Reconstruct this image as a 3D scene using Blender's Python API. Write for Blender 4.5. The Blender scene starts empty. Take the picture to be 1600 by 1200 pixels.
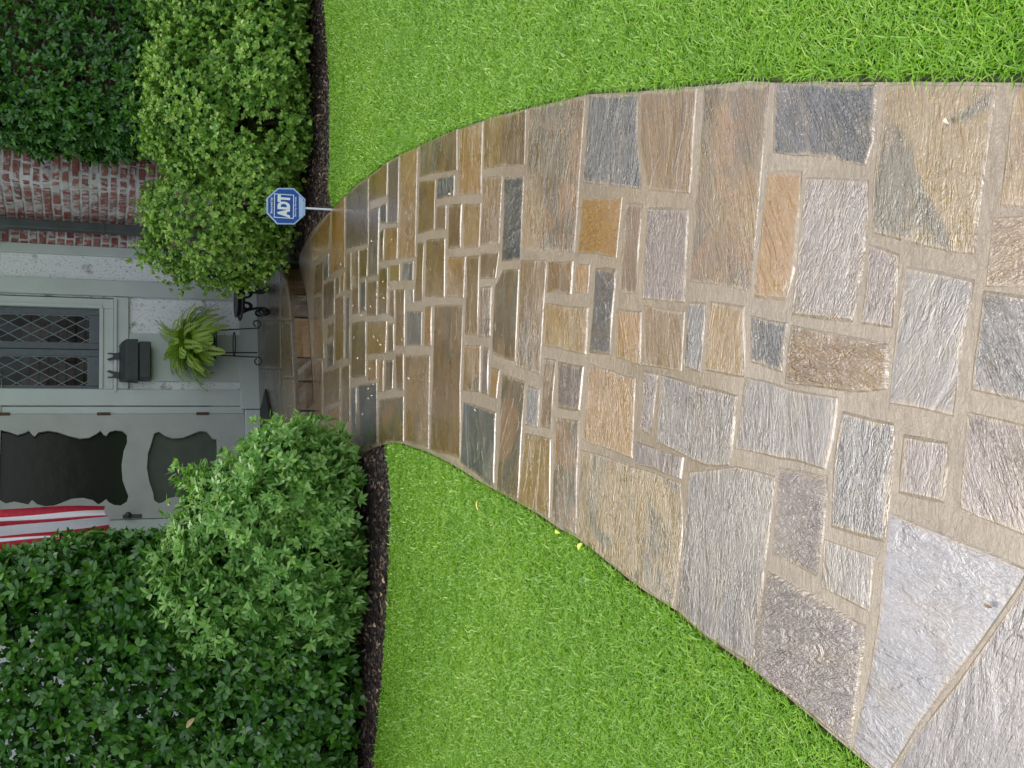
import bpy, bmesh, math, random
import numpy as np
from mathutils import Matrix, Vector, noise
random.seed(7); rng = np.random.default_rng(7)
S = bpy.context.scene; COL = S.collection
R_ = math.radians
# ------------------------------------------------------------ camera
FPX, PIT, ROLL, EYE = 1680.0, R_(21.15), R_(.5), 1.383
_f = Vector((0, math.cos(PIT), -math.sin(PIT))); _d = Vector((0, -math.sin(PIT), -math.cos(PIT))); _r = Vector((1, 0, 0))
XP = _d*math.cos(ROLL)+_r*math.sin(ROLL); YD = _d*math.sin(ROLL)-_r*math.cos(ROLL)
cam = bpy.data.cameras.new('camera'); cam.sensor_fit = 'HORIZONTAL'; cam.sensor_width = 36; cam.lens = FPX/1600*36
cam.clip_start = .05; cam.clip_end = 600
co = bpy.data.objects.new('camera', cam); COL.objects.link(co)
M = Matrix.Identity(4)
for i in range(3):
    M[i][0] = XP[i]; M[i][1] = -YD[i]; M[i][2] = -_f[i]
M[2][3] = EYE
co.matrix_world = M; S.camera = co
# ------------------------------------------------------------ sky, sun, exposure
SUN_EL, SUN_ROT = R_(67), R_(-18)
w = bpy.data.worlds.new('World'); S.world = w; w.use_nodes = True
wn = w.node_tree; wn.nodes.clear()
sky = wn.nodes.new('ShaderNodeTexSky'); sky.sky_type = 'NISHITA'; sky.sun_disc = False
sky.sun_elevation = SUN_EL; sky.sun_rotation = SUN_ROT; sky.dust_density = 3.0; sky.air_density = 1.0
hs = wn.nodes.new('ShaderNodeHueSaturation'); hs.inputs['Saturation'].default_value = .42
bg = wn.nodes.new('ShaderNodeBackground'); bg.inputs['Strength'].default_value = .15
wo = wn.nodes.new('ShaderNodeOutputWorld')
wn.links.new(sky.outputs[0], hs.inputs['Color']); wn.links.new(hs.outputs[0], bg.inputs[0]); wn.links.new(bg.outputs[0], wo.inputs[0])
sl = bpy.data.lights.new('sun', 'SUN'); sl.energy = .5; sl.angle = R_(42); sl.color = (1, .97, .92)
so = bpy.data.objects.new('sun', sl); COL.objects.link(so)
_sd = Vector((math.sin(SUN_ROT)*math.cos(SUN_EL), math.cos(SUN_ROT)*math.cos(SUN_EL), math.sin(SUN_EL)))
so.rotation_euler = _sd.to_track_quat('Z', 'Y').to_euler()
S.view_settings.view_transform = 'Standard'; S.view_settings.look = 'None'
S.view_settings.exposure = 1.36; S.view_settings.gamma = 1; S.view_settings.use_curve_mapping = False
S.cycles.use_denoising = True; S.cycles.denoising_prefilter = 'ACCURATE'
S.cycles.max_bounces = 8

# ------------------------------------------------------------ geometry helpers
def ray(x, y): return _f+XP*((x-800)/FPX)+YD*((y-600)/FPX)
def G(x, y, z=0.0):
    r = ray(x, y); return Vector((0, 0, EYE))+r*((z-EYE)/r.z)
PSI = R_(15)
A_ = Vector((math.cos(PSI), math.sin(PSI), 0)); B_ = Vector((-math.sin(PSI), math.cos(PSI), 0))
O_ = G(401, 560, .12); O_ = Vector((O_.x, O_.y, 0))
C_ = Vector((0, 0, EYE))
def W(x, y, b=0.0):            # point seen at a pixel of the photograph, on the house plane b metres behind the door wall
    r = ray(x, y); t = ((O_-C_).dot(B_)+b)/r.dot(B_); p = C_+r*t
    return ((p-O_).dot(A_), p.z)
def H(a, b, z): return O_+A_*a+B_*b+Vector((0, 0, z))

def link(name, me, parent=None, mat=None):
    o = bpy.data.objects.new(name, me); COL.objects.link(o)
    if mat is not None and me is not None and len(me.materials) == 0: me.materials.append(mat)
    if parent is not None: o.parent = parent
    return o
def empty(name, loc, rz=0.0, **k):
    o = bpy.data.objects.new(name, None); COL.objects.link(o); o.location = loc; o.rotation_euler = (0, 0, rz)
    o.empty_display_size = .1
    tag(o, **k); return o
def tag(o, label=None, cat=None, group=None, kind=None):
    if label: o['label'] = label
    if cat: o['category'] = cat
    if group: o['group'] = group
    if kind: o['kind'] = kind
    return o
def bm_obj(name, bm, parent=None, mat=None, smooth=False):
    bmesh.ops.recalc_face_normals(bm, faces=bm.faces)
    me = bpy.data.meshes.new(name); bm.to_mesh(me); bm.free()
    if smooth:
        for p in me.polygons: p.use_smooth = True
    return link(name, me, parent, mat)
def add_box(bm, lo, hi, bev=0.0, rot=None, cen=None):
    r = bmesh.ops.create_cube(bm, size=1)
    vs = r['verts']
    c = [(lo[i]+hi[i])/2 for i in range(3)]; s = [hi[i]-lo[i] for i in range(3)]
    for v in vs: v.co = Vector((v.co.x*s[0]+c[0], v.co.y*s[1]+c[1], v.co.z*s[2]+c[2]))
    if bev > 0:
        es = list({e for v in vs for e in v.link_edges})
        bmesh.ops.bevel(bm, geom=es, offset=bev, segments=1, affect='EDGES')
def box(name, lo, hi, parent, mat, bev=.003):
    bm = bmesh.new(); add_box(bm, lo, hi, bev); return bm_obj(name, bm, parent, mat)
def tube_mesh(bm, pts, rad, n=8, cap=True):
    pts = [Vector(p) for p in pts]; rads = rad if isinstance(rad, (list, tuple)) else [rad]*len(pts)
    up = Vector((0.13, 0.31, .94)); rings = []
    for i, p in enumerate(pts):
        t = (pts[min(i+1, len(pts)-1)]-pts[max(i-1, 0)]).normalized()
        if i == 0:
            u = t.cross(up)
            if u.length < .1: u = t.cross(Vector((1, 0, 0)))
            u.normalize()
        else:
            u = (u-t*u.dot(t)).normalized()
        v = t.cross(u)
        rings.append([bm.verts.new(p+(u*math.cos(2*math.pi*k/n)+v*math.sin(2*math.pi*k/n))*rads[i]) for k in range(n)])
    for a, b in zip(rings[:-1], rings[1:]):
        for k in range(n): bm.faces.new((a[k], a[(k+1) % n], b[(k+1) % n], b[k]))
    if cap:
        bm.faces.new(rings[0][::-1]); bm.faces.new(rings[-1])
def lathe(bm, prof, n=24, cen=(0, 0)):
    rings = []
    for r, z in prof:
        rings.append([bm.verts.new((cen[0]+r*math.cos(2*math.pi*k/n), cen[1]+r*math.sin(2*math.pi*k/n), z)) for k in range(n)])
    for a, b in zip(rings[:-1], rings[1:]):
        for k in range(n): bm.faces.new((a[k], a[(k+1) % n], b[(k+1) % n], b[k]))
def extrude_poly(bm, pts, axis_vec, org=Vector((0, 0, 0))):
    a = [bm.verts.new(Vector(p)+org) for p in pts]; b = [bm.verts.new(Vector(p)+org+axis_vec) for p in pts]
    bm.faces.new(a); bm.faces.new(b[::-1]); n = len(pts)
    for i in range(n): bm.faces.new((a[i], b[i], b[(i+1) % n], a[(i+1) % n]))
def np_mesh(name, verts, faces_flat, loop_tot, attrs=None):
    me = bpy.data.meshes.new(name); nv = len(verts); nf = len(loop_tot)
    me.vertices.add(nv); me.vertices.foreach_set('co', np.ascontiguousarray(verts, dtype=np.float32).ravel())
    me.loops.add(len(faces_flat)); me.loops.foreach_set('vertex_index', np.ascontiguousarray(faces_flat, dtype=np.int32))
    me.polygons.add(nf)
    st = np.concatenate(([0], np.cumsum(loop_tot)[:-1])).astype(np.int32)
    me.polygons.foreach_set('loop_start', st); me.polygons.foreach_set('loop_total', np.asarray(loop_tot, dtype=np.int32))
    me.update(calc_edges=True)
    for k, v in (attrs or {}).items():
        at = me.attributes.new(k, 'FLOAT', 'POINT'); at.data.foreach_set('value', np.ascontiguousarray(v, dtype=np.float32))
    return me

# ------------------------------------------------------------ materials
class N:
    def __init__(s, name):
        s.m = bpy.data.materials.new(name); s.m.use_nodes = True; s.t = s.m.node_tree; s.t.nodes.clear()
        s.out = s.n('ShaderNodeOutputMaterial'); s.bsdf = s.n('ShaderNodeBsdfPrincipled'); s.l(s.bsdf.outputs[0], s.out.inputs[0])
    def n(s, t, **k):
        x = s.t.nodes.new(t)
        for a, b in k.items(): setattr(x, a, b)
        return x
    def l(s, a, b): s.t.links.new(a, b)
    def coord(s, kind='Object', rand=False, scale=(1, 1, 1)):
        tc = s.n('ShaderNodeTexCoord'); o = tc.outputs[kind]
        if rand:
            oi = s.n('ShaderNodeObjectInfo'); mu = s.n('ShaderNodeVectorMath', operation='SCALE'); mu.inputs[0].default_value = (37, 61, 23)
            s.l(oi.outputs['Random'], mu.inputs['Scale']); ad = s.n('ShaderNodeVectorMath', operation='ADD')
            s.l(o, ad.inputs[0]); s.l(mu.outputs[0], ad.inputs[1]); o = ad.outputs[0]
        if scale != (1, 1, 1):
            mp = s.n('ShaderNodeVectorMath', operation='MULTIPLY'); mp.inputs[1].default_value = scale; s.l(o, mp.inputs[0]); o = mp.outputs[0]
        return o
    def noise(s, vec, scale, detail=3, rough=.55, dist=0.0):
        x = s.n('ShaderNodeTexNoise'); x.inputs['Scale'].default_value = scale; x.inputs['Detail'].default_value = detail
        x.inputs['Roughness'].default_value = rough; x.inputs['Distortion'].default_value = dist
        s.l(vec, x.inputs['Vector']); return x.outputs['Fac']
    def ramp(s, fac, stops):
        r = s.n('ShaderNodeValToRGB'); e = r.color_ramp.elements
        while len(e) < len(stops): e.new(.5)
        for i, (p, c) in enumerate(stops):
            e[i].position = p; e[i].color = (c[0], c[1], c[2], 1) if not isinstance(c, (int, float)) else (c, c, c, 1)
        s.l(fac, r.inputs[0]); return r.outputs[0]
    def mix(s, fac, a, b, mode='MIX'):
        x = s.n('ShaderNodeMix', data_type='RGBA', blend_type=mode)
        if isinstance(fac, float): x.inputs[0].default_value = fac
        else: s.l(fac, x.inputs[0])
        for sock, v in ((x.inputs[6], a), (x.inputs[7], b)):
            if isinstance(v, (tuple, list)): sock.default_value = (*v[:3], 1)
            else: s.l(v, sock)
        return x.outputs[2]
    def math(s, op, a, b=0.0):
        x = s.n('ShaderNodeMath', operation=op)
        for sock, v in ((x.inputs[0], a), (x.inputs[1], b)):
            if isinstance(v, (int, float)): sock.default_value = v
            else: s.l(v, sock)
        return x.outputs[0]
    def bump(s, h, strength=.5, dist=.01, prev=None):
        b = s.n('ShaderNodeBump'); b.inputs['Strength'].default_value = strength; b.inputs['Distance'].default_value = dist
        s.l(h, b.inputs['Height'])
        if prev: s.l(prev, b.inputs['Normal'])
        return b.outputs[0]
    def set(s, **k):
        mp = {'color': 'Base Color', 'rough': 'Roughness', 'metal': 'Metallic', 'normal': 'Normal', 'spec': 'Specular IOR Level', 'coat': 'Coat Weight', 'coat_rough': 'Coat Roughness', 'coat_normal': 'Coat Normal'}
        for a, b in k.items():
            sock = s.bsdf.inputs[mp[a]]
            if isinstance(b, (int, float)): sock.default_value = b
            elif isinstance(b, (tuple, list)): sock.default_value = (*b[:3], 1)
            else: s.l(b, sock)
        return s.m
def simple(name, c, rough=.5, var=.15, scale=12, metal=0.0, bump=.15, kind='Object', bd=.004):
    m = N(name); v = m.coord(kind)
    f = m.noise(v, scale, 4)
    c0 = tuple(x*(1-var) for x in c); c1 = tuple(min(1, x*(1+var)) for x in c)
    return m.set(color=m.ramp(f, [(.3, c0), (.7, c1)]), rough=rough, metal=metal, normal=m.bump(m.noise(v, scale*8, 3), bump, bd))

STONE = {  # main, second, blotch
 't': ((.27, .18, .085), (.34, .245, .135), (.17, .12, .075)),
 'b': ((.20, .13, .06), (.28, .19, .095), (.10, .08, .06)),
 'o': ((.34, .21, .075), (.38, .26, .12), (.22, .125, .06)),
 's': ((.060, .066, .068), (.11, .11, .105), (.20, .15, .09)),
 'g': ((.17, .165, .16), (.24, .23, .215), (.20, .155, .105)),
 'p': ((.26, .185, .15), (.32, .245, .20), (.18, .14, .13)),
 'y': ((.38, .275, .13), (.44, .34, .19), (.30, .21, .11)),
 'w': ((.38, .355, .32), (.44, .41, .37), (.32, .27, .22)),
 'm': ((.25, .175, .09), (.085, .085, .08), (.33, .20, .09)),
 'u': ((.28, .255, .22), (.36, .33, .28), (.17, .16, .15)),
 'l': ((.27, .25, .26), (.33, .30, .30), (.36, .29, .26)),  # same slab beyond the reflection edge, given its own colour
 'i': ((.42, .44, .50), (.50, .51, .55), (.36, .36, .38)),  # sky reflection on the wet slab put into its colour
 'k': ((.40, .33, .29), (.46, .40, .36), (.27, .23, .22)),
 'n': ((.34, .28, .19), (.42, .35, .26), (.12, .125, .125)),
 'd': ((.10, .066, .033), (.15, .10, .05), (.06, .045, .03)),
}
def stone_mat(k, smooth=False):
    c1, c2, c3 = [(c[0]*.60, c[1]*.46, c[2]*.13) for c in STONE[k]] if k == 'o' else [(c[0]*.47, c[1]*.36, c[2]*.125) if k in 'tbomydn' else (c[0]*.33, c[1]*.295, c[2]*.26) if k in 'wkul' else (c[0]*.40, c[1]*.36, c[2]*.32) for c in STONE[k]]; m = N('stone_'+{'t': 'tan', 'b': 'brown', 'o': 'ochre', 's': 'slate', 'g': 'grey', 'p': 'pinkish', 'y': 'sandy', 'w': 'pale', 'm': 'mottled', 'd': 'dark_brown', 'u': 'grey_brown', 'l': 'lavender', 'k': 'pale_pink', 'n': 'tan_slate', 'i': 'pale_blue_sheen'}[k])
    v = m.coord(rand=True); vs = m.coord(rand=True, scale=(2.2, 9, 1))
    big = m.noise(v, 3.6, 3, .6, .9); mid = m.noise(vs, 1.6, 4, .6, .5); fine = m.noise(v, 60, 4, .7)
    col = m.mix(m.ramp(mid, [(.35, 0), (.65, 1)]), c1, c2)
    lo = .50 if k in 'mn' else .58
    col = m.mix(m.ramp(big, [(lo, 0), (lo+.08, 1)]), col, c3)
    rnd = m.noise(m.coord(rand=True), 1.9, 2, .5, .3)
    col = m.mix(m.ramp(rnd, [(.58, 0), (.72, .75)]), col, (.25, .165, .05) if k in 'tbmpoy' else (.2, .17, .13))
    col = m.mix(m.ramp(fine, [(.3, .55), (.7, 0)]), col, tuple(x*.45 for x in c1))
    grit = m.noise(v, 170, 2, .6); col = m.mix(m.ramp(grit, [(.62, 0), (.72, .4)]), col, (.5, .46, .4))
    film = m.noise(m.coord(rand=True, scale=(1, 2.2, 1)), 7.5, 5, .7, .4); col = m.mix(m.ramp(film, [(.50, 0), (.70, .35)]), col, (.17, .125, .05))
    ea = m.n('ShaderNodeAttribute', attribute_name='edge'); em = m.math('ADD', m.math('MULTIPLY', ea.outputs['Fac'], .40), m.math('MULTIPLY', m.noise(v, 26, 5, .7, .6), .62))
    col = m.mix(m.ramp(em, [(.56, 0), (.70, .85)]), col, (.19, .14, .08))
    # cleaved ridges running across the walk
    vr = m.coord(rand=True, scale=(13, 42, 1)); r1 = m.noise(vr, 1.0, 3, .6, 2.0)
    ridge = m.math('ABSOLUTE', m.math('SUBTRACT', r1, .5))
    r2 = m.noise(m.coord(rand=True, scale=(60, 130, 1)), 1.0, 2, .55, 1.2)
    lay = m.ramp(m.noise(m.coord(rand=True, scale=(3, 9, 1)), 1.0, 6, .6, 1.2), [(.30, 0), (.44, .35), (.47, .5), (.60, .6), (.63, 1)])
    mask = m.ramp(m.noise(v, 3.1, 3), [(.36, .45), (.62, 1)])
    h = m.math('MULTIPLY', m.math('ADD', m.math('MULTIPLY', ridge, -2.2), m.math('MULTIPLY', r2, .5)), mask)
    oi2 = m.n('ShaderNodeObjectInfo'); st = m.math('ADD', m.math('MULTIPLY', m.math('FRACT', m.math('MULTIPLY', oi2.outputs['Random'], 7.31)), .75), .3)
    n1 = m.bump(h, .8, .0020 if smooth else .0033); m.l(st, n1.node.inputs['Strength']); n2 = m.bump(lay, .35, .006, n1); n3 = m.bump(fine, .5, .002, n2)
    cleft = m.math('MULTIPLY', m.ramp(ridge, [(.0, 1), (.035, 0)]), mask); col = m.mix(m.math('MULTIPLY', cleft, .75), col, (.045, .035, .022))  # clefts darkened in the colour: dirt, plus relief shade the soft light lacks
    crest = m.ramp(r2, [(.60, 0), (.70, .22)]); col = m.mix(m.math('MULTIPLY', crest, mask), col, (.26, .21, .14))  # crests lightened in the colour, as light would catch the ridges
    wet = m.ramp(m.noise(v, 4.5, 3), [(.35, .20), (.65, .38)])
    m.set(color=col, rough=wet, normal=n3, spec=.6, coat=1.0 if smooth else .66, coat_rough=.07 if smooth else .16, coat_normal=n2); m.bsdf.inputs['Coat IOR'].default_value = 1.55
    return m.m
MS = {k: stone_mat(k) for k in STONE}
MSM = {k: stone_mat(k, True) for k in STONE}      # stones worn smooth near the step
def mortar_mat():
    m = N('mortar'); v = m.coord(); f = m.noise(v, 40, 4, .7); g = m.noise(v, 2.2, 3); gr = m.noise(v, 260, 2)
    c = m.mix(m.ramp(g, [(.35, 0), (.65, 1)]), (.165, .122, .07), (.225, .172, .105)); c = m.mix(m.ramp(gr, [(.35, .5), (.6, 0)]), c, (.10, .08, .05)); c = m.mix(m.ramp(m.noise(v, 13, 5, .75), [(.52, 0), (.66, .7)]), c, (.13, .095, .055))
    m.bsdf.inputs['Coat IOR'].default_value = 1.55
    return m.set(color=c, rough=.42, coat=.6, coat_rough=.12, normal=m.bump(m.noise(m.coord(scale=(22, 52, 1)), 1.0, 3, .6, 1.5), .8, .008, m.bump(gr, .4, .002)))
M_MORTAR = mortar_mat()
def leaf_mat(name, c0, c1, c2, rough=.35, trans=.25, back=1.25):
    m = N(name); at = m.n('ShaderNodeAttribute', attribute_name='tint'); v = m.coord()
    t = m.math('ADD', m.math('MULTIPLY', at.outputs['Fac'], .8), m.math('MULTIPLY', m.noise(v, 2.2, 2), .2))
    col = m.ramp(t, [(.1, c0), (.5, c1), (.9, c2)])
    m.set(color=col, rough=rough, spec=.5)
    tr = m.n('ShaderNodeBsdfTranslucent'); cc = m.mix(1.0, col, (1.25, 1.35, .7), 'MULTIPLY'); m.l(cc, tr.inputs[0])
    mx = m.n('ShaderNodeMixShader'); mx.inputs[0].default_value = trans; m.l(m.bsdf.outputs[0], mx.inputs[1]); m.l(tr.outputs[0], mx.inputs[2]); m.l(mx.outputs[0], m.out.inputs[0])
    return m.m
M_DARKLEAF = leaf_mat('leaf_dark_glossy', (.018, .068, .010), (.042, .14, .018), (.11, .26, .03), .25, .2)
M_BOX = leaf_mat('leaf_boxwood', (.04, .125, .015), (.14, .31, .035), (.34, .50, .09), .42, .3)
M_GARD = leaf_mat('leaf_bright_shrub', (.04, .13, .018), (.11, .28, .04), (.29, .48, .12), .38, .28)
M_FERN = leaf_mat('leaf_fern', (.16, .31, .03), (.32, .50, .06), (.50, .63, .13), .45, .35)
M_GRASS = leaf_mat('grass_blade', (.08, .20, .005), (.155, .345, .010), (.32, .48, .055), .42, .3)
M_SOIL = simple('lawn_soil', (.045, .065, .02), .9, .3, 20, bump=.6, bd=.01)
M_STEM = simple('bark', (.10, .07, .045), .8, .3, 30, bump=.5)
M_PAINT = N('grey_green_paint')
_v = M_PAINT.coord(); _g = M_PAINT.coord(scale=(1, 1, .06)); _f2 = M_PAINT.noise(_g, 30, 4, .6, .3)
M_PAINT = M_PAINT.set(color=M_PAINT.mix(M_PAINT.ramp(M_PAINT.noise(_v, 3, 4, .6), [(.3, 0), (.7, 1)]), (.43, .47, .42), (.52, .55, .50)), rough=.5, normal=M_PAINT.bump(_f2, .3, .004))
M_DOOR = simple('door_paint', (.37, .375, .33), .5, .1, 5, bump=.1)
M_DARKTRIM = simple('dark_sash_paint', (.085, .095, .10), .45, .15, 20)
M_BLACK = simple('black_iron', (.018, .02, .02), .4, .3, 60, metal=.3, bump=.3)
M_MAILBOX = simple('black_mailbox_enamel', (.03, .038, .034), .5, .2, 30, bump=.2)
M_RUBBER = simple('black_rubber', (.015, .017, .016), .6, .3, 90, bump=.8)
M_LEAD = simple('lead_came', (.20, .25, .25), .5, .15, 40, metal=.2)
M_BRASS = simple('aged_hinge', (.12, .06, .035), .5, .3, 60, metal=.5)
M_KNOB = simple('dark_knob', (.04, .05, .05), .3, .2, 50, metal=.6)
M_PIPE = simple('downspout_paint', (.075, .085, .08), .4, .2, 8)
def stucco():
    m = N('rough_white_stucco'); v = m.coord(scale=(1, 1, .55)); f = m.noise(v, 75, 3, .7, .6); g = m.noise(m.coord(), 5, 4, .6)
    c = m.mix(m.ramp(f, [(.34, 1), (.42, 0)]), (.82, .83, .80), (.34, .34, .32))
    sep = m.n('ShaderNodeSeparateXYZ'); m.l(m.coord(), sep.inputs[0])
    mossm = m.ramp(m.math('ADD', g, m.math('MULTIPLY', m.noise(m.coord(), 28, 4), .25)), [(.70, 0), (.80, .7)])
    c = m.mix(mossm, c, (.16, .14, .05))
    return m.set(color=c, rough=.75, normal=m.bump(f, 1.0, .012))
M_STUCCO = stucco()
def brick_mat(nm='old_red_brick', lo=.50):
    m = N(nm); oi = m.n('ShaderNodeObjectInfo'); v = m.coord(rand=True)
    base = m.ramp(oi.outputs['Random'], [(0, (.24, .06, .05)), (.3, (.40, .13, .10)), (.55, (.31, .10, .08)), (.8, (.46, .21, .16)), (1, (.15, .07, .065))])
    wash = m.noise(v, 9, 4, .7, .5); wash2 = m.noise(m.coord('Generated'), 2.0, 3)
    c = m.mix(m.ramp(wash, [(lo, 0), (lo+.12, .85)]), base, (.66, .64, .61))
    c = m.mix(m.ramp(m.noise(v, 22, 4, .7), [(.3, .6), (.5, 0)]), c, (.08, .045, .04))
    return m.set(color=c, rough=.75, normal=m.bump(m.noise(v, 45, 4, .7), .7, .006))
M_BRICK = brick_mat()
M_BRICKWASH = brick_mat('whitewashed_brick', .44)
def joint_mat():
    m = N('whitewashed_mortar'); v = m.coord(); f = m.noise(v, 30, 4, .7)
    c = m.mix(m.ramp(m.noise(v, 4, 4), [(.4, 0), (.6, 1)]), (.74, .73, .70), (.50, .48, .44))
    return m.set(color=c, rough=.85, normal=m.bump(f, .8, .01))
M_JOINT = joint_mat()
def glass_mat():
    m = N('window_glass'); gl = m.n('ShaderNodeBsdfGlossy'); gl.inputs['Roughness'].default_value = .02
    gl.inputs[0].default_value = (.95, .97, 1, 1)
    tr = m.n('ShaderNodeBsdfTransparent'); tr.inputs[0].default_value = (.82, .86, .86, 1)
    fr = m.n('ShaderNodeFresnel'); fr.inputs[0].default_value = 1.28
    m.l(m.bump(m.noise(m.coord(rand=True), 14, 2), .12, .003), gl.inputs['Normal'])
    mx = m.n('ShaderNodeMixShader'); m.l(fr.outputs[0], mx.inputs[0]); m.l(tr.outputs[0], mx.inputs[1]); m.l(gl.outputs[0], mx.inputs[2]); m.l(mx.outputs[0], m.out.inputs[0])
    return m.m
M_GLASS = glass_mat()
M_SCREEN = simple('insect_screen', (.045, .055, .035), .45, .25, 6, bump=.1)
M_DARKGLASS = N('door_glass')
M_DARKGLASS = M_DARKGLASS.set(color=(.012, .014, .010), rough=.06, spec=.25, normal=M_DARKGLASS.bump(M_DARKGLASS.noise(M_DARKGLASS.coord(), 9, 2), .15, .004))
M_REFLBRICK = simple('reflected_brick', (.13, .04, .03), .9, .4, 40)  # brick tone of the reflection panel behind the panes
M_CURT = simple('interior_dark', (.02, .022, .02), .9, .3, 8)
M_MULCH = simple('mulch_soil', (.035, .022, .015), .8, .5, 40, bump=1.0, bd=.02)
M_ROOF = simple('roof_shingle', (.10, .09, .085), .85, .3, 14, bump=.8, bd=.01)
M_POT = simple('dark_pot', (.03, .035, .035), .4, .2, 20)

# ------------------------------------------------------------ ground
def poly_mesh(name, pts, z, mat, parent=None, kind='structure', thick=0.0):
    bm = bmesh.new()
    pts = [Vector((p[0], p[1], z)) for p in pts]
    if thick: extrude_poly(bm, pts, Vector((0, 0, -thick)))
    else: bm.faces.new([bm.verts.new(p) for p in pts])
    bmesh.ops.triangulate(bm, faces=[f for f in bm.faces if len(f.verts) > 4])
    o = bm_obj(name, bm, parent, mat)
    if kind: o['kind'] = kind
    return o
g = bmesh.new()
gs = 60; vs = [g.verts.new((-gs, -gs, -.05)), g.verts.new((gs, -gs, -.05)), g.verts.new((gs, gs, -.05)), g.verts.new((-gs, gs, -.05))]; g.faces.new(vs)
mg = N('far_lawn_ground'); mv = mg.coord()
M_FARLAWN = mg.set(color=mg.ramp(mg.noise(mv, 30, 5, .7), [(.3, (.03, .08, .01)), (.7, (.08, .2, .02))]), rough=.9, normal=mg.bump(mg.noise(mv, 90, 3), .8, .02))
tag(bm_obj('ground', g, None, M_FARLAWN), kind='structure')

RIGHT = [(1780, 124), (1600, 129), (1400, 128), (1200, 129), (1170, 126), (1087, 135), (995, 143), (920, 147), (875, 158), (830, 168), (775, 182), (730, 197), (692, 212), (655, 228), (625, 242), (605, 253), (577, 275), (555, 290), (520, 326), (500, 346), (483, 366)]
LEFT = [(572, 706), (585, 699), (600, 694), (617, 692), (632, 694), (667, 706), (700, 722), (750, 753), (805, 783), (840, 803), (875, 827), (900, 840), (947, 877), (1000, 919), (1057, 955), (1105, 995), (1200, 1064), (1280, 1132), (1360, 1200), (1480, 1300), (1700, 1470), (1780, 1530)]
STEP = [(469, 400), (473, 453), (479, 507), (484, 573), (487, 667), (489, 720)]
Rg = [G(*p) for p in RIGHT]; Lg = [G(*p) for p in LEFT]
path_pts = Rg+[G(x-3, y) for x, y in STEP]+[G(560, 722)]+Lg
walk = empty('flagstone_walk', (0, 0, 0), kind='structure')
poly_mesh('mortar_bed', path_pts, -.002, M_MORTAR, walk, kind=None, thick=.04)
far_l = [(-4.5, .4), (-4.5, 5.62)]
MUL_L = [G(584, 1200), G(598, 1060), G(607, 920), G(612, 780), G(606, 720), G(603, 701)]
lawnL = [tuple(p[:2]) for p in Lg[2:]]+[(-4.5, .4), (-4.5, 5.75)]+[tuple(p[:2]) for p in MUL_L]
MUL_R = [G(506, 0), G(512, 70), G(515, 135), G(516, 220), G(514, 300), G(519, 324)]
lawnR = [tuple(p[:2]) for p in Rg[:19]][::-1]
lawnR = [tuple(p[:2]) for p in MUL_R]+lawnR+[(4.5, .4), (4.5, 7.4)]
poly_mesh('lawn_ground_left', lawnL, -.016, M_SOIL); poly_mesh('lawn_ground_right', lawnR, -.016, M_SOIL)
bedL = [tuple(p[:2]) for p in MUL_L]+[tuple(G(*p)[:2]) for p in ((585, 699), (572, 706), (540, 700), (487, 680))]+[tuple(H(-1.0, -.75, 0)[:2]), tuple(H(-1.0, .05, 0)[:2]), tuple(H(-5.5, .05, 0)[:2]), (-4.5, 5.75)]
bedR = [tuple(p[:2]) for p in MUL_R][::-1]+[(4.5, 7.4), tuple(H(4.6, -.70, 0)[:2]), tuple(H(1.05, -.70, 0)[:2]), tuple(H(1.0, -.02, 0)[:2]), tuple(H(.9, -.3, 0)[:2]), tuple(G(462, 410)[:2]), tuple(G(469, 395)[:2]), tuple(G(483, 366)[:2]), tuple(G(500, 346)[:2])]
poly_mesh('mulch_bed_left', bedL, -.010, M_MULCH); poly_mesh('mulch_bed_right', bedR, -.010, M_MULCH)

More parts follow.
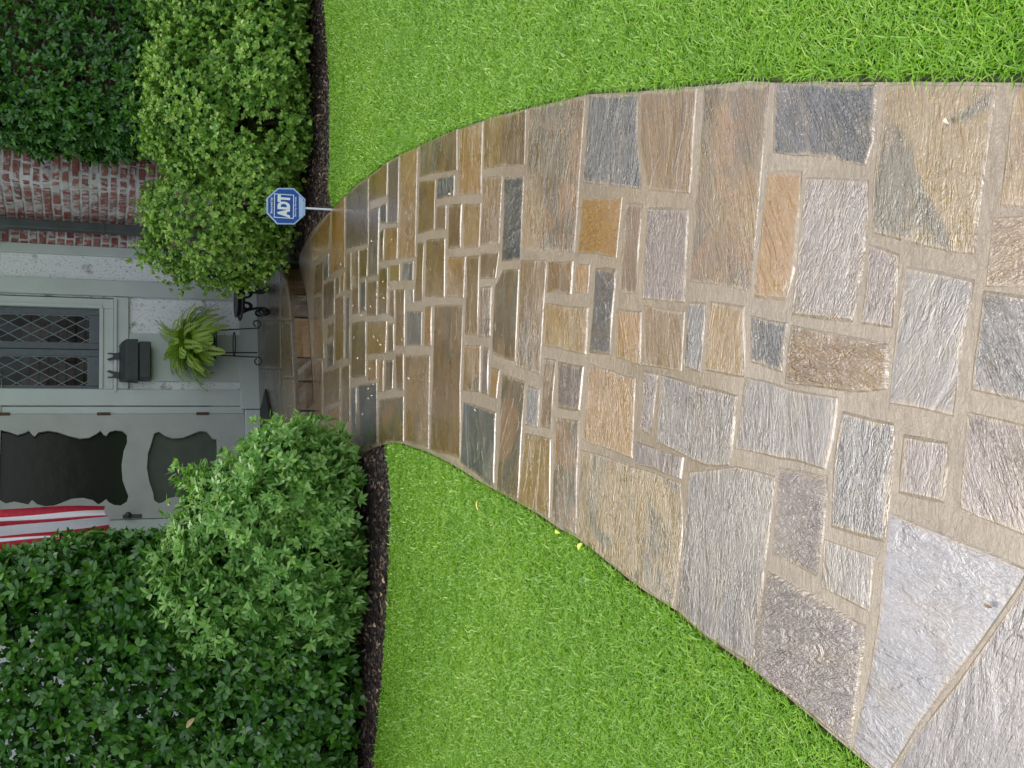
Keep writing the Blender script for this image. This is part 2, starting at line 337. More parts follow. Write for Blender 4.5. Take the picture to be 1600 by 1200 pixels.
# ------------------------------------------------------------ the flagstones, one object each; i and l are one slab split at a reflection edge
ST = '''
o 516 331 513 391 487 411 487 373
t 493 414 504 408 503 459 491 461
g 506 406 513 396 513 434 506 440
o 519 329 538 305 538 419 517 430
b 506 444 522 436 522 492 506 500
b 524 434 530 430 530 460 524 462
o 533 428 538 425 537 455 533 456
t 541 396 548 393 548 453 541 455
t 550 394 560 390 560 490 550 493
b 562 391 574 386 573 432 562 437
s 563 440 571 435 571 486 563 490
p 577 327 592 323 590 430 576 433
t 577 277 605 253 604 305 577 315
p 541 302 575 278 575 382 541 390
s 594 321 604 317 604 348 594 351
b 594 360 600 358 598 408 593 411
o 602 357 621 355 620 405 601 409
p 607 253 623 243 621 349 606 351
o 626 241 652 229 648 403 623 406
m 656 227 714 201 714 266 655 277
t 655 283 680 279 678 360 653 367
s 683 278 710 274 709 307 682 312
o 716 202 754 189 751 304 716 307
b 757 187 821 171 819 257 756 264
t 682 322 697 320 696 359 680 361
b 702 320 721 318 719 387 700 389
y 724 318 751 316 748 387 724 389
t 755 277 784 274 779 382 751 384
s 788 276 817 273 812 407 784 411
m 828 169 913 150 896 395 816 389
t 652 378 662 377 659 473 648 473
t 666 374 695 372 694 465 664 465
o 698 402 727 400 724 466 697 465
t 730 400 748 398 745 525 726 525
b 751 395 779 393 774 435 750 436
b 750 449 767 447 765 526 748 527
t 524 466 537 461 537 560 524 567
g 541 464 546 462 545 562 540 562
s 511 537 521 532 521 572 511 576
b 512 508 522 502 521 525 511 530
t 490 466 503 464 506 560 490 560
t 506 582 531 573 531 626 506 636
t 534 573 546 569 546 659 534 666
o 512 641 531 633 531 662 512 669
t 490 563 503 563 503 672 490 671
g 549 606 556 605 556 689 549 681
s 560 601 588 597 589 695 563 702
b 550 505 571 501 571 588 549 591
y 574 503 604 502 602 551 573 555
t 574 440 589 438 588 494 573 494
t 592 418 605 417 604 491 591 493
y 609 414 624 412 624 439 608 440
s 629 410 646 408 645 438 627 438
t 609 453 616 452 616 498 607 494
t 619 452 632 451 631 543 618 543
g 635 452 646 451 646 473 635 475
b 607 506 615 505 615 549 606 550
g 636 486 659 486 658 541 635 541
o 664 478 674 477 673 541 663 541
b 679 475 723 475 719 600 718 717 672 704
t 633 555 671 555 669 703 633 691
o 592 563 599 562 598 613 591 614
b 603 562 614 561 613 608 601 612
t 618 553 630 552 630 611 619 611
m 592 624 630 619 630 690 604 691 592 697
o 575 561 588 561 588 593 575 596
m 725 538 750 539 749 613 723 611
p 755 542 763 543 761 618 753 615
s 724 627 774 644 771 756 766 760 719 723
o 768 574 780 577 775 624 765 620
m 785 421 810 419 804 566 769 554 772 448
t 814 405 853 404 842 586 807 573
m 785 582 819 594 808 780 805 781 777 766
g 825 602 842 607 839 669 821 664
y 820 677 859 685 857 811 842 802 810 784
b 851 559 867 561 859 671 845 666
t 857 409 894 409 891 459 854 457
o 910 310 971 308 962 403 903 395
b 980 317 1001 319 992 460 972 459
o 900 412 920 413 917 460 899 458
g 931 420 960 421 951 555 922 551
y 851 474 917 482 914 553 849 539
p 873 566 910 573 904 641 872 636
m 867 651 902 657 898 836 876 824 862 813
o 921 567 991 591 986 716 912 687
o 966 484 1000 487 998 570 963 559
t 1006 478 1068 488 1063 580 1003 570
p 1007 580 1025 584 1016 682 1001 670
p 1014 326 1073 328 1067 472 1005 466
m 1102 137 1198 131 1186 300 1171 458 1110 445 1080 440
s 921 149 996 145 995 215 1001 296 913 284
t 1002 145 1086 138 1075 301 1014 297 1000 219
s 1212 132 1368 133 1364 220 1351 258 1209 237
o 1200 270 1250 267 1240 420 1226 468 1181 463
k 1261 279 1355 281 1350 400 1345 430 1330 502 1240 490
n 1383 133 1557 132 1545 220 1522 398 1470 392 1362 364 1363 282 1376 200
y 1586 132 1700 131 1700 330 1562 323 1569 250
t 1549 340 1700 328 1700 458 1538 448
p 1358 381 1403 396 1392 513 1347 506
u 1416 416 1520 437 1505 520 1488 653 1390 632 1398 525
g 1536 454 1700 480 1700 652 1516 610 1526 520
t 1238 512 1387 540 1384 606 1325 612 1228 598
s 1174 493 1227 505 1220 580 1174 565
y 1111 472 1160 480 1160 588 1104 578
g 1076 472 1100 474 1092 582 1070 572
u 1034 588 1149 620 1138 726 1105 728 1028 690
w 1166 592 1308 622 1300 690 1289 733 1151 700
g 1317 643 1395 662 1390 760 1379 846 1301 822 1304 720
p 1413 681 1480 692 1472 784 1406 769
p 1510 642 1700 684 1700 880 1566 828 1497 794
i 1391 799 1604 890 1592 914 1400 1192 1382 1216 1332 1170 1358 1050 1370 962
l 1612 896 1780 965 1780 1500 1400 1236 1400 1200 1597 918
u 1287 842 1365 869 1356 956 1284 919
k 1202 895 1351 977 1342 1060 1325 1165 1290 1138 1173 1041
k 1218 730 1290 744 1287 830 1275 903 1208 868
u 1079 737 1150 727 1209 744 1203 800 1193 890 1174 1036 1108 996 1060 952 1068 860
n 909 704 985 727 1062 753 1066 830 1058 900 1050 948 1000 917 948 875 902 840
k 995 692 1066 715 1062 746 990 722
'''
def make_stone(k, pts, parent, ztop=0.0, drop=.03, name='stone', smooth=False):
    P = [Vector((p.x, p.y, 0)) for p in pts]
    c = sum(P, Vector())/len(P)
    q_ = random.random(); rot = random.gauss(0, .16)+(R_(90) if q_ < .09 else (random.choice((-1, 1))*R_(38) if q_ < .26 else 0))
    area = abs(sum(P[i].x*P[(i+1) % len(P)].y-P[(i+1) % len(P)].x*P[i].y for i in range(len(P))))/2
    ring = []
    n = len(P)
    for i in range(n):
        a, b = P[i], P[(i+1) % n]; L = (b-a).length; m = 1 if L < .08 else (2 if L < .25 else 4)
        nrm = Vector((-(b-a).y, (b-a).x, 0)).normalized()
        ring.append(a.lerp(c, min(.05, .002/max(.01, (a-c).length))))
        for j in range(1, m):
            ring.append(a.lerp(b, j/m+random.uniform(-.05, .05))+nrm*random.gauss(0, .0012*min(1.4, L/.15)))
    bm = bmesh.new(); Rm = Matrix.Rotation(-rot, 3, 'Z')
    tilt = Vector((random.gauss(0, .0006/max(.1, area**.5)), random.gauss(0, .0006/max(.1, area**.5)), 0)); zz = ztop+random.uniform(-.0008, .0010)
    def mk(p, z, s):
        d = p-c; L = d.length; q = d*(max(.5, 1-s/max(L, .01)))
        return bm.verts.new(Rm @ q+Vector((0, 0, z+tilt.dot(d))))
    top = [mk(p, zz, .009) for p in ring]; mid = [mk(p, zz-.0030, .0005) for p in ring]; bot = [mk(p, ztop-drop, 0) for p in ring]
    wd_ = min(.024, .22*area**.5)
    inn = [mk(p, zz+.0002, .009+wd_) for p in ring]
    bm.faces.new(inn)
    m = len(ring)
    for u, v in ((inn, top), (top, mid), (mid, bot)):
        for i in range(m): bm.faces.new((u[i], u[(i+1) % m], v[(i+1) % m], v[i]))
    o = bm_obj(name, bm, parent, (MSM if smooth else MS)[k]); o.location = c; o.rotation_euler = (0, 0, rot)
    at = o.data.attributes.new('edge', 'FLOAT', 'POINT'); nr = len(ring)
    at.data.foreach_set('value', [1.0]*nr*3+[0.0]*nr)
    return o
for ln in ST.strip().splitlines():
    q = ln.split(); k = q[0]; v = list(map(float, q[1:]))
    xs, ys = v[0::2], v[1::2]; mx_, my_ = sum(xs)/len(xs), sum(ys)/len(ys)
    of = min(4.5, max(.5, (mx_-640)*.009)); kx = 1+2*of/max(20, max(xs)-min(xs)); ky = 1+2*of/max(20, max(ys)-min(ys))
    pts = [G(mx_+(a-mx_)*kx, my_+(b-my_)*ky) for a, b in zip(xs, ys)]
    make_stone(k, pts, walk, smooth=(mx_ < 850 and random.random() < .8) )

# ------------------------------------------------------------ porch
PZ = .12
edge = [(433, 408), (441, 419), (448, 437), (452, 467), (455, 507), (458, 560), (461, 613), (463, 659), (465, 720), (467, 800)]
pe = [G(x, y, PZ) for x, y in edge]
porch = empty('porch', (0, 0, 0), kind='structure')
pl = [H(.93, .05, 0)]+pe+[H(-1.6, -1.2, 0), H(-1.6, .05, 0)]
slab_pts = [Vector((p.x, p.y, 0)) for p in pl]
cc = sum(slab_pts, Vector())/len(slab_pts)
slab_in = [p.lerp(cc, .012) for p in slab_pts]
poly_mesh('slab', slab_in, PZ-.006, MS['d'], porch, kind=None, thick=PZ+.02)
# top stones: two courses along the front edge and back
def pq(k, *pp): make_stone(k, [G(x, y, PZ) for x, y in pp], porch, ztop=PZ, drop=.02)
pq('d', (405, 425), (431, 410), (438, 421), (437, 500), (403, 500)); pq('d', (404, 503), (437, 503), (438, 575), (405, 575))
pq('d', (405, 578), (436, 578), (439, 668), (408, 668)); pq('d', (408, 671), (440, 671), (444, 800), (413, 800))
pq('b', (440, 424), (447, 438), (451, 467), (454, 500), (440, 500)); pq('b', (440, 503), (454, 503), (457, 560), (459, 590), (441, 590))
pq('t', (441, 593), (459, 593), (462, 659), (463, 680), (443, 680)); pq('b', (443, 683), (463, 683), (466, 800), (448, 800))
# riser stones
ks = [(420, 'd'), (461, 'd'), (497, 'o'), (560, 'b'), (597, 'b'), (643, 'd'), (700, 'd'), (780, 'd')]
def edge_at(y):
    for (x0, y0), (x1, y1) in zip(edge[:-1], edge[1:]):
        if y0 <= y <= y1: return G(x0+(x1-x0)*(y-y0)/(y1-y0), y, PZ)
    return G(467, 800, PZ)
for (y0, k), (y1, _) in zip(ks[:-1], ks[1:]):
    a = edge_at(y0+1.5); b = edge_at(y1-1.5); bm = bmesh.new()
    t = (b-a).normalized(); nrm = Vector((t.y, -t.x, 0))
    if nrm.y > 0: nrm = -nrm
    L = (b-a).length; nn = 4
    def V(s, d, z): p = a+t*s+nrm*d; return bm.verts.new((p.x, p.y, z))
    front = [[V(L*i/nn, .012+random.uniform(-.004, .006), z) for i in range(nn+1)] for z in (.0, .05, PZ-.026)]
    back = [[V(L*i/nn, -.03, z) for i in range(nn+1)] for z in (.0, PZ-.026)]
    for r0, r1 in zip(front[:-1], front[1:]):
        for i in range(nn): bm.faces.new((r0[i], r0[i+1], r1[i+1], r1[i]))
    for i in range(nn): bm.faces.new((front[2][i], front[2][i+1], back[1][i+1], back[1][i]))
    bm.faces.new([front[0][0], front[1][0], front[2][0], back[1][0], back[0][0]]); bm.faces.new([front[0][-1], front[1][-1], front[2][-1], back[1][-1], back[0][-1]][::-1])
    bm_obj('riser_stone', bm, porch, MS[k])

# ------------------------------------------------------------ the house
house = empty('house', O_, PSI, label='cottage entrance with whitewashed brick, rough white stucco and grey green timber', cat='house')
def wbox(name, x0, y0, x1, y1, d0, d1, parent, mat, bev=.004, b=0.0, zlo=None, zhi=None):
    """a board on the door wall: image columns y0>y1 (left, right), rows x0 (top) and x1 (bottom)"""
    xm = (x0+x1)/2; al = W(xm, y0, b)[0]; ar = W(xm, y1, b)[0]; ym = (y0+y1)/2
    zt = zhi if zhi is not None else W(x0, ym, b)[1]; zb = zlo if zlo is not None else W(x1, ym, b)[1]
    return box(name, (al, b+d0, zb), (ar, b+d1, zt), parent, mat, bev)
ZT = 3.7
aS = W(150, 389)[0]                       # right edge of the stucco / left of brick strip
# backing wall of the door plane with openings kept simple (boxes around the window and the door)
wl, wz0 = W(100, 616)[0], W(177, 540)[1]; wr = W(100, 464)[0]; wz1 = 2.42
al_, ar_ = W(120, 609)[0], W(120, 482)[0]; wzb = W(155, 545)[1]
dl, dr = W(200, 812)[0], W(200, 648)[0]; dzb = W(382, 700)[1]; dzt = 2.22
ps = lambda name, lo, hi, mat: box(name, lo, hi, house, mat, 0)
ps('stucco_panel', (wr+.005, .0, PZ), (aS, .12, ZT), M_STUCCO)              # strip right of the window
ps('stucco_panel', (dr+.10, .0, PZ), (wr+.003, .12, wz0), M_STUCCO)            # under the window
ps('stucco_panel', (-4.6, .0, -.04), (dl-.12, .12, ZT), M_STUCCO)           # left of the door
ps('stucco_panel', (dl-.118, .0, dzt+.1), (wr+.003, .12, ZT), M_STUCCO)
# timber framing
T = 'timber'
wbox(T, 0, 465, 390, 441, -.035, -.001, house, M_PAINT, zhi=ZT-.02, zlo=PZ+.075)      # post right of window
wbox(T, 0, 635, 390, 610, -.036, -.001, house, M_PAINT, zhi=ZT-.02, zlo=PZ+.075)      # post between window and door
wbox(T, 178, 609, 201, 466, -.030, -.001, house, M_PAINT)
a0 = W(300, 597)[0]; a1 = W(300, 524)[0]
box(T, (a0, -.026, PZ+.11), (a1, -.001, W(201.5, 560)[1]-.001), house, M_PAINT, .003)
wbox(T, 373, 641, 400, 405, -.05, -.001, house, M_PAINT, zlo=PZ-.035)             # base board
wbox(T, 0, 403.5, 400, 389.5, -.03, .03, house, M_PAINT, zhi=ZT-.02, zlo=PZ+.001)
# recess side: brick strip, return face, front face
Lr = .76; aR = W(100, 348)[0]; a_st = W(100, 388.5)[0]
def brick_wall(orig, du, dn, width, z0, z1, pool=None, seed=0):
    """mortar core + single bricks; orig = (a,b), du along, dn outward"""
    wl_ = bmesh.new()
    o = Vector((orig[0], orig[1], 0)); du = Vector((du[0], du[1], 0)); dn = Vector((dn[0], dn[1], 0))
    p0 = o-dn*.008; pts = [p0, p0+du*width, p0+du*width-dn*.1, p0-dn*.1]
    extrude_poly(wl_, [(p.x, p.y, z0) for p in pts], Vector((0, 0, z1-z0)))
    wo_ = bm_obj('wall', wl_, house, M_JOINT)
    rr = random.Random(seed); course = .0685; nz = int((z1-z0)/course)
    ang = math.atan2(du.y, du.x)
    for i in range(nz):
        z = z0+course*(i+.5); header = (i % 2 == 1)
        x = -(rr.uniform(.02, .19) if not header else rr.uniform(.0, .09))
        while x < width-.02:
            Lb = rr.choice([.2, .2, .2, .095, .2]) if not header else rr.choice([.095, .2, .095])
            x0 = max(x, 0.004); x1 = min(x+Lb, width-.002); x += Lb+.017
            if x1-x0 < .03: continue
            s = (x1-x0)/.2; me = (pool or brick_meshes)[rr.randrange(5)]
            b = link('brick', me, wo_); c = o+du*((x0+x1)/2)
            b.location = (c.x, c.y, z+rr.gauss(0, .0012)); b.rotation_euler = (rr.gauss(0, .012), rr.gauss(0, .01), ang+rr.gauss(0, .008)); b.scale = (s, 1+rr.uniform(-.1, .2), 1+rr.uniform(-.05, .05))
    return wo_
brick_meshes = []; wash_meshes = []
for i in range(5):
    bm = bmesh.new(); add_box(bm, (-.1, -.002, -.0262), (.1, .05, .0262), 0)
    bmesh.ops.bevel(bm, geom=list(bm.edges), offset=.005, segments=1, affect='EDGES')
    for v in bm.verts: v.co += Vector((random.gauss(0, .0025), random.gauss(0, .0012), random.gauss(0, .0022)))
    bmesh.ops.recalc_face_normals(bm, faces=bm.faces)
    me = bpy.data.meshes.new('brick'); bm.to_mesh(me); bm.free(); me.materials.append(M_BRICK); brick_meshes.append(me)
    me = me.copy(); me.materials.clear(); me.materials.append(M_BRICKWASH); wash_meshes.append(me)
brick_wall((a_st, 0), (1, 0), (0, -1), aR-a_st-.004, PZ, 2.45, seed=1)
# box bricks stick out towards local -y; for the return face du points outwards-to-deep so its -y faces the recess
brick_wall((aR, 0.0), (0, -1), (-1, 0), Lr, .0, 2.45, pool=wash_meshes, seed=2)
brick_wall((aR, -Lr), (1, 0), (0, -1), .62, .0, 2.35, seed=3)
# upper plain masonry, roof
def brick_tex():
    m = N('distant_brickwork'); b = m.n('ShaderNodeTexBrick'); b.inputs['Color1'].default_value = (.30, .10, .07, 1); b.inputs['Color2'].default_value = (.2, .07, .05, 1)
    b.inputs['Mortar'].default_value = (.5, .47, .42, 1); b.inputs['Scale'].default_value = 1; b.inputs['Brick Width'].default_value = .21; b.inputs['Row Height'].default_value = .0685; b.inputs['Mortar Size'].default_value = .006
    mp = m.n('ShaderNodeMapping'); mp.inputs['Rotation'].default_value = (R_(90), 0, 0); m.l(m.coord(), mp.inputs[0]); m.l(mp.outputs[0], b.inputs[0])
    return m.set(color=b.outputs[0], rough=.85)
M_BRICKTEX = brick_tex()
ps('wall', (aR+.63, -Lr+.004, 0), (aR+3.6, -Lr+.2, ZT), M_BRICKTEX)
ps('wall', (aR+.0, -Lr+.004, 2.36), (aR+.628, -Lr+.2, ZT), M_BRICKTEX)
ps('wall', (aR+.01, -Lr+.201, 2.46), (aR+.2, .1, ZT), M_BRICKTEX)
ps('wall', (aS+.001, .002, 2.46), (aR+.008, .12, ZT), M_STUCCO)
ps('fascia', (-4.8, -.95, ZT+.0), (aR+3.8, -.91, ZT+.18), M_PAINT)
ps('soffit', (-4.8, -.909, ZT+.01), (aR+3.8, .3, ZT+.03), M_PAINT)
bm = bmesh.new(); extrude_poly(bm, [(-4.9, -1.0, ZT+.14), (-4.9, 3.6, ZT+3.0), (-4.9, 8.4, ZT+.14)], Vector((aR+8.8, 0, 0))); bm_obj('roof', bm, house, M_ROOF)
# downspout in the corner
bm = bmesh.new(); ad0, ad1 = W(120, 361.5, -.13)[0], W(120, 347.5, -.13)[0]
add_box(bm, (ad0, -.16, .06), (ad1-.004, -.09, 2.3), .008); add_box(bm, (ad0-.004, -.164, W(160, 355)[1]-.02), (ad1-.001, -.086, W(160, 355)[1]+.01), .003)
dsp = bm_obj('downspout', bm, house, M_PIPE)
bm = bmesh.new(); zz = W(8, 375, -.13)[1]
tube_mesh(bm, [(ad0+.03, -.125, zz-.06), (ad0-.0, -.125, zz+.05), (ad0-.12, -.125, zz+.16), (ad0-.3, -.125, zz+.26)], .032, 8); bm_obj('elbow', bm, dsp, M_PIPE)

# window
zw0 = wzb; zw1 = 2.30
win = empty('window', (0, 0, 0)); win.parent = house
yo = .03
def wb(name, lo, hi, mat, bev=.003): return box(name, lo, hi, win, mat, bev)
fl, fr_ = W(100, 616)[0], W(100, 465.5)[0]
# outer frame (painted), stepped
wb('frame', (fl+.02, -.024, wz0), (al_, .09, zw1+.12), M_PAINT); wb('frame', (ar_, -.024, wz0), (fr_-.004, .09, zw1+.12), M_PAINT)
wb('frame', (al_+.001, -.023, wz0), (ar_-.001, .09, zw0), M_PAINT); wb('frame', (al_+.001, -.023, zw1), (ar_-.001, .09, zw1+.12), M_PAINT)
wb('bead', (ar_-.0, -.034, zw0-.02), (ar_+.028, -.025, zw1+.02), M_PAINT); wb('bead', (al_-.028, -.034, zw0-.02), (al_+.0, -.025, zw1+.02), M_PAINT); wb('bead', (al_+.001, -.034, zw0-.03), (ar_-.001, -.025, zw0-.001), M_PAINT)
wb('sill', (fl+.01, -.045, wz0-.028), (fr_-.01, -.0, wz0-.002), M_PAINT)
am = W(120, 546)[0]
def sash(x0, x1, gx0, gx1, gz0):
    s = empty('sash', (0, 0, 0)); s.parent = house
    s.name = 'window_sash'
    gz1 = zw1-.05
    mk = lambda lo, hi: box('sash_rail', lo, hi, s, M_DARKTRIM, .004)
    mk((x0, -.005, zw0), (gx0, .035, zw1)); mk((gx1, -.005, zw0), (x1, .035, zw1)); mk((gx0+.0005, -.004, zw0), (gx1-.0005, .035, gz0)); mk((gx0+.0005, -.004, gz1), (gx1-.0005, .035, zw1))
    # diamond panes
    dw, dh = .0925, .163; cx0 = gx0-.02; lat = bmesh.new()
    def clip(poly):
        def cl(P, ax, v, sgn):
            out = []
            for i in range(len(P)):
                a, b = P[i], P[(i+1) % len(P)]; da, db = sgn*(a[ax]-v), sgn*(b[ax]-v)
                if da >= 0: out.append(a)
                if (da >= 0) != (db >= 0):
                    t = da/(da-db); out.append((a[0]+(b[0]-a[0])*t, a[1]+(b[1]-a[1])*t))
            return out
        for ax, v, sg in ((0, gx0+.002, 1), (0, gx1-.002, -1), (1, gz0+.002, 1), (1, gz1-.002, -1)):
            poly = cl(poly, ax, v, sg)
            if len(poly) < 3: return None
        return poly
    g_ = .0028
    for i in range(-1, 12):
        for j in range(-1, 26):
            cx = cx0+i*dw/2; cz = gz0+.03+j*dh/2
            if (i+j) % 2: continue
            P = clip([(cx-dw/2+g_*.8, cz), (cx, cz-dh/2+g_*1.5), (cx+dw/2-g_*.8, cz), (cx, cz+dh/2-g_*1.5)])
            if not P: continue
            ar = abs(sum(P[q][0]*P[(q+1) % len(P)][1]-P[(q+1) % len(P)][0]*P[q][1] for q in range(len(P))))/2
            if ar < 2e-4: continue
            bm = bmesh.new(); mx = sum(p[0] for p in P)/len(P); mz = sum(p[1] for p in P)/len(P)
            extrude_poly(bm, [(p[0]-mx, 0, p[1]-mz) for p in P], Vector((0, .003, 0)))
            o = bm_obj('pane', bm, s, M_GLASS); o.location = (mx, .012, mz); o.rotation_euler = (random.gauss(0, .012), 0, random.gauss(0, .012))
    # lead lattice
    k = dh/dw
    for sg in (1, -1):
        for q in range(-30, 60):
            # lines z = z0 + sg*k*(x-cx0) + q*dh
            pts = []
            z0_ = gz0+.03+dh/2+q*dh
            xa, xb = gx0, gx1; za, zb = z0_+sg*k*(xa-cx0), z0_+sg*k*(xb-cx0)
            lo, hi = gz0, gz1
            def cz_(x, z):
                return x, z
            # clip to z range
            if max(za, zb) < lo or min(za, zb) > hi: continue
            def at(z): return cx0+(z-z0_)/(sg*k)
            P = [(xa, za), (xb, zb)]
            R2 = []
            for (x, z) in P:
                if z < lo: x, z = at(lo), lo
                if z > hi: x, z = at(hi), hi
                R2.append((x, z))
            if abs(R2[0][0]-R2[1][0]) < .004: continue
            tube_mesh(lat, [(R2[0][0], .013+sg*.0012, R2[0][1]), (R2[1][0], .013+sg*.0012, R2[1][1])], .0034, 5)
    for a, b in (((gx0+.002, gz0), (gx0+.002, gz1)), ((gx1-.002, gz0), (gx1-.002, gz1)), ((gx0, gz0+.002), (gx1, gz0+.002))):
        tube_mesh(lat, [(a[0], .010, a[1]), (b[0], .010, b[1])], .004, 5)
    bm_obj('lattice', lat, s, M_LEAD)
    return s
gz0_ = W(141, 545)[1]
sash(am+.002, ar_-.002, W(70, 535)[0], W(70, 491)[0], gz0_)
sash(al_+.002, am-.002, W(70, 603)[0], W(70, 556)[0], gz0_+.012)
bm = bmesh.new()
for zz in (W(0, 482)[1], W(140, 482)[1]): add_box(bm, (ar_-.02, -.012, zz-.03), (ar_+.004, -.006, zz+.03), .002)
bm_obj('hinge', bm, win, M_DARKTRIM)
# room behind the window
bm = bmesh.new(); add_box(bm, (fl-.3, .13, .5), (fr_+.3, .9, 2.9)); 
for f in list(bm.faces):
    if abs(f.calc_center_median().y-.13) < 1e-3: bm.faces.remove(f)
ri = bm_obj('room', bm, house, M_CURT)
bb = bmesh.new()
for i in range(20):
    z = 1.0+i*.0685
    if z > 1.95: break
    for j in range(6):
        x = al_-.1+j*.21+(.105 if i % 2 else 0); add_box(bb, (x, .30, z), (x+.195, .33, z+.052), .003)
bm_obj('reflected_brick_panel', bb, house, M_REFLBRICK)  # added panel standing in for brickwork reflected in the panes

# screen door
door = empty('screen_door', (0, 0, 0)); door.parent = house
UP = [(0, 210), (60, 222), (110, 240), (150, 230), (183, 212), (202, 238), (218, 250), (238, 226), (300, 214), (360, 222), (430, 246), (500, 263), (556, 258), (600, 236), (628, 214), (650, 238), (664, 246), (680, 224), (720, 211), (765, 215), (795, 240), (797, 290), (775, 345), (762, 430), (768, 520), (790, 585), (805, 622), (795, 660), (755, 685), (712, 682), (680, 665), (662, 646), (640, 665), (614, 678), (580, 652), (520, 637), (450, 643), (400, 663), (340, 686), (280, 690), (232, 676), (202, 652), (178, 680), (140, 670), (90, 661), (40, 672), (0, 692)]
LO = [(960, 235), (992, 219), (1030, 245), (1080, 262), (1140, 258), (1200, 235), (1250, 215), (1292, 220), (1318, 248), (1330, 264), (1354, 268), (1358, 340), (1350, 450), (1357, 560), (1355, 612), (1325, 622), (1290, 655), (1240, 660), (1180, 640), (1100, 630), (1050, 640), (1020, 664), (990, 672), (960, 650), (956, 610), (930, 530), (916, 450), (922, 360), (945, 290)]
def dp(x, y): a, z = W(x/4, 620+y/4); return (a, z)
up = [dp(*p) for p in UP]; ztop_open = up[0][1]
mir = [(a, 2*ztop_open-z) for a, z in up[::-1]][1:-1]
# upper opening: photographed lower part, closed by its mirror above the frame, squeezed under the door head
zmax = max(z for a, z in mir); sc = (dzt-.16-ztop_open)/(zmax-ztop_open)
mir = [(a, ztop_open+(z-ztop_open)*min(1, sc)) for a, z in mir]
upper = up+mir
lower = [dp(*p) for p in LO]
cu = bpy.data.curves.new('door_panel', 'CURVE'); cu.dimensions = '2D'; cu.fill_mode = 'BOTH'; cu.extrude = .016; cu.bevel_depth = .003
def spl(pts, smooth=False):
    sp = cu.splines.new('POLY'); sp.points.add(len(pts)-1)
    for i, (a, z) in enumerate(pts): sp.points[i].co = (a, z, 0, 1)
    sp.use_cyclic_u = True
dlp, drp = dl+.004, dr-.004
spl([(dlp, dzb), (drp, dzb), (drp, dzt), (dlp, dzt)]); spl(upper); spl(lower)
tmp = bpy.data.objects.new('t', cu); COL.objects.link(tmp); bpy.context.view_layer.update()
me = bpy.data.meshes.new_from_object(tmp.evaluated_get(bpy.context.evaluated_depsgraph_get())); bpy.data.objects.remove(tmp)
me.materials.clear()
dpn = link('panel', me, door, M_DOOR); dpn.rotation_euler = (R_(90), 0, 0); dpn.location = (0, -.012, 0)
sx = lambda P: (min(p[0] for p in P)-.01, max(p[0] for p in P)+.01, min(p[1] for p in P)-.01, max(p[1] for p in P)+.01)
x0, x1, z0, z1 = sx(upper); box('glass', (x0, .012, z0), (x1, .016, z1), door, M_DARKGLASS, 0)
x0, x1, z0, z1 = sx(lower); box('screen', (x0, .012, z0), (x1, .016, z1), door, M_SCREEN, 0)
for zz in (W(5, 646)[1], W(162, 646)[1], W(316, 646)[1]):
    bm = bmesh.new(); add_box(bm, (dr-.012, -.037, zz-.05), (dr+.012, -.030, zz+.05), .002); tube_mesh(bm, [(dr, -.040, zz-.045), (dr, -.040, zz+.045)], .006, 8); bm_obj('hinge', bm, door, M_BRASS)
ka, kz = W(200, 808)
bm = bmesh.new(); add_box(bm, (ka-.015, -.040, kz-.10), (ka+.015, -.032, kz+.04), .003)
kn = bm_obj('handle', bm, door, M_KNOB)
bm = bmesh.new(); bmesh.ops.create_uvsphere(bm, u_segments=14, v_segments=8, radius=.025)
for v in bm.verts: v.co = Vector((v.co.x, v.co.y*.7, v.co.z))+Vector((ka+.006, -.075, kz+.0))
tube_mesh(bm, [(ka+.006, -.04, kz), (ka+.006, -.07, kz)], .01, 8)
bm_obj('knob', bm, kn, M_KNOB, True)
# jambs, head, sill
box('door_jamb', (dr+.002, -.02, dzb-.0), (W(200, 636)[0], .06, dzt+.1), house, M_PAINT, .004)
box('door_jamb', (dl-.12, -.02, dzb-.0), (dl-.002, .06, dzt+.1), house, M_PAINT, .004)
box('door_head', (dl-.001, -.02, dzt+.004), (dr+.001, .06, dzt+.1), house, M_PAINT, .004)
box('threshold', (dl-.12, -.055, PZ-.035), (W(390, 642)[0]-.002, .06, dzb-.006), house, M_PAINT, .006)

# ------------------------------------------------------------ leaves
def unit(v): return v/np.maximum(1e-9, np.linalg.norm(v, axis=1, keepdims=True))
def leaves_mesh(name, base, dirs, nrm, L, Wd, tint, curl=.15):
    n = len(base); t = unit(dirs); s = unit(np.cross(t, nrm)); u = np.cross(s, t)
    L = L[:, None]; Wd = Wd[:, None]
    v = np.empty((n, 6, 3))
    v[:, 0] = base
    v[:, 1] = base+t*L*.36-s*Wd*.46+u*L*curl*.25; v[:, 2] = base+t*L*.36+s*Wd*.46+u*L*curl*.25
    v[:, 3] = base+t*L*.72-s*Wd*.42+u*L*curl*.1; v[:, 4] = base+t*L*.72+s*Wd*.42+u*L*curl*.1
    v[:, 5] = base+t*L-u*L*curl*.3
    i = np.arange(n)[:, None]*6
    f = np.concatenate([i+[0, 2, 1], i+[1, 2, 4, 3], i+[3, 4, 5]], axis=1).ravel()
    lt = np.tile([3, 4, 3], n)
    return np_mesh(name, v.reshape(-1, 3), f, lt, {'tint': np.repeat(tint, 6)})
def lump(p, amp, f=3.0, ph=0.0):
    return amp*(np.sin(p[:, 0]*f+1.3+ph)*np.sin(p[:, 1]*f*1.1+.7+ph)*np.sin(p[:, 2]*f*1.2+2.1+ph)+.5*np.sin(p[:, 0]*f*2.3+.3)*np.sin(p[:, 2]*f*2.6+1.9+ph)+.35*np.sin(p[:, 0]*f*4.1+ph)*np.sin(p[:, 2]*f*4.7))
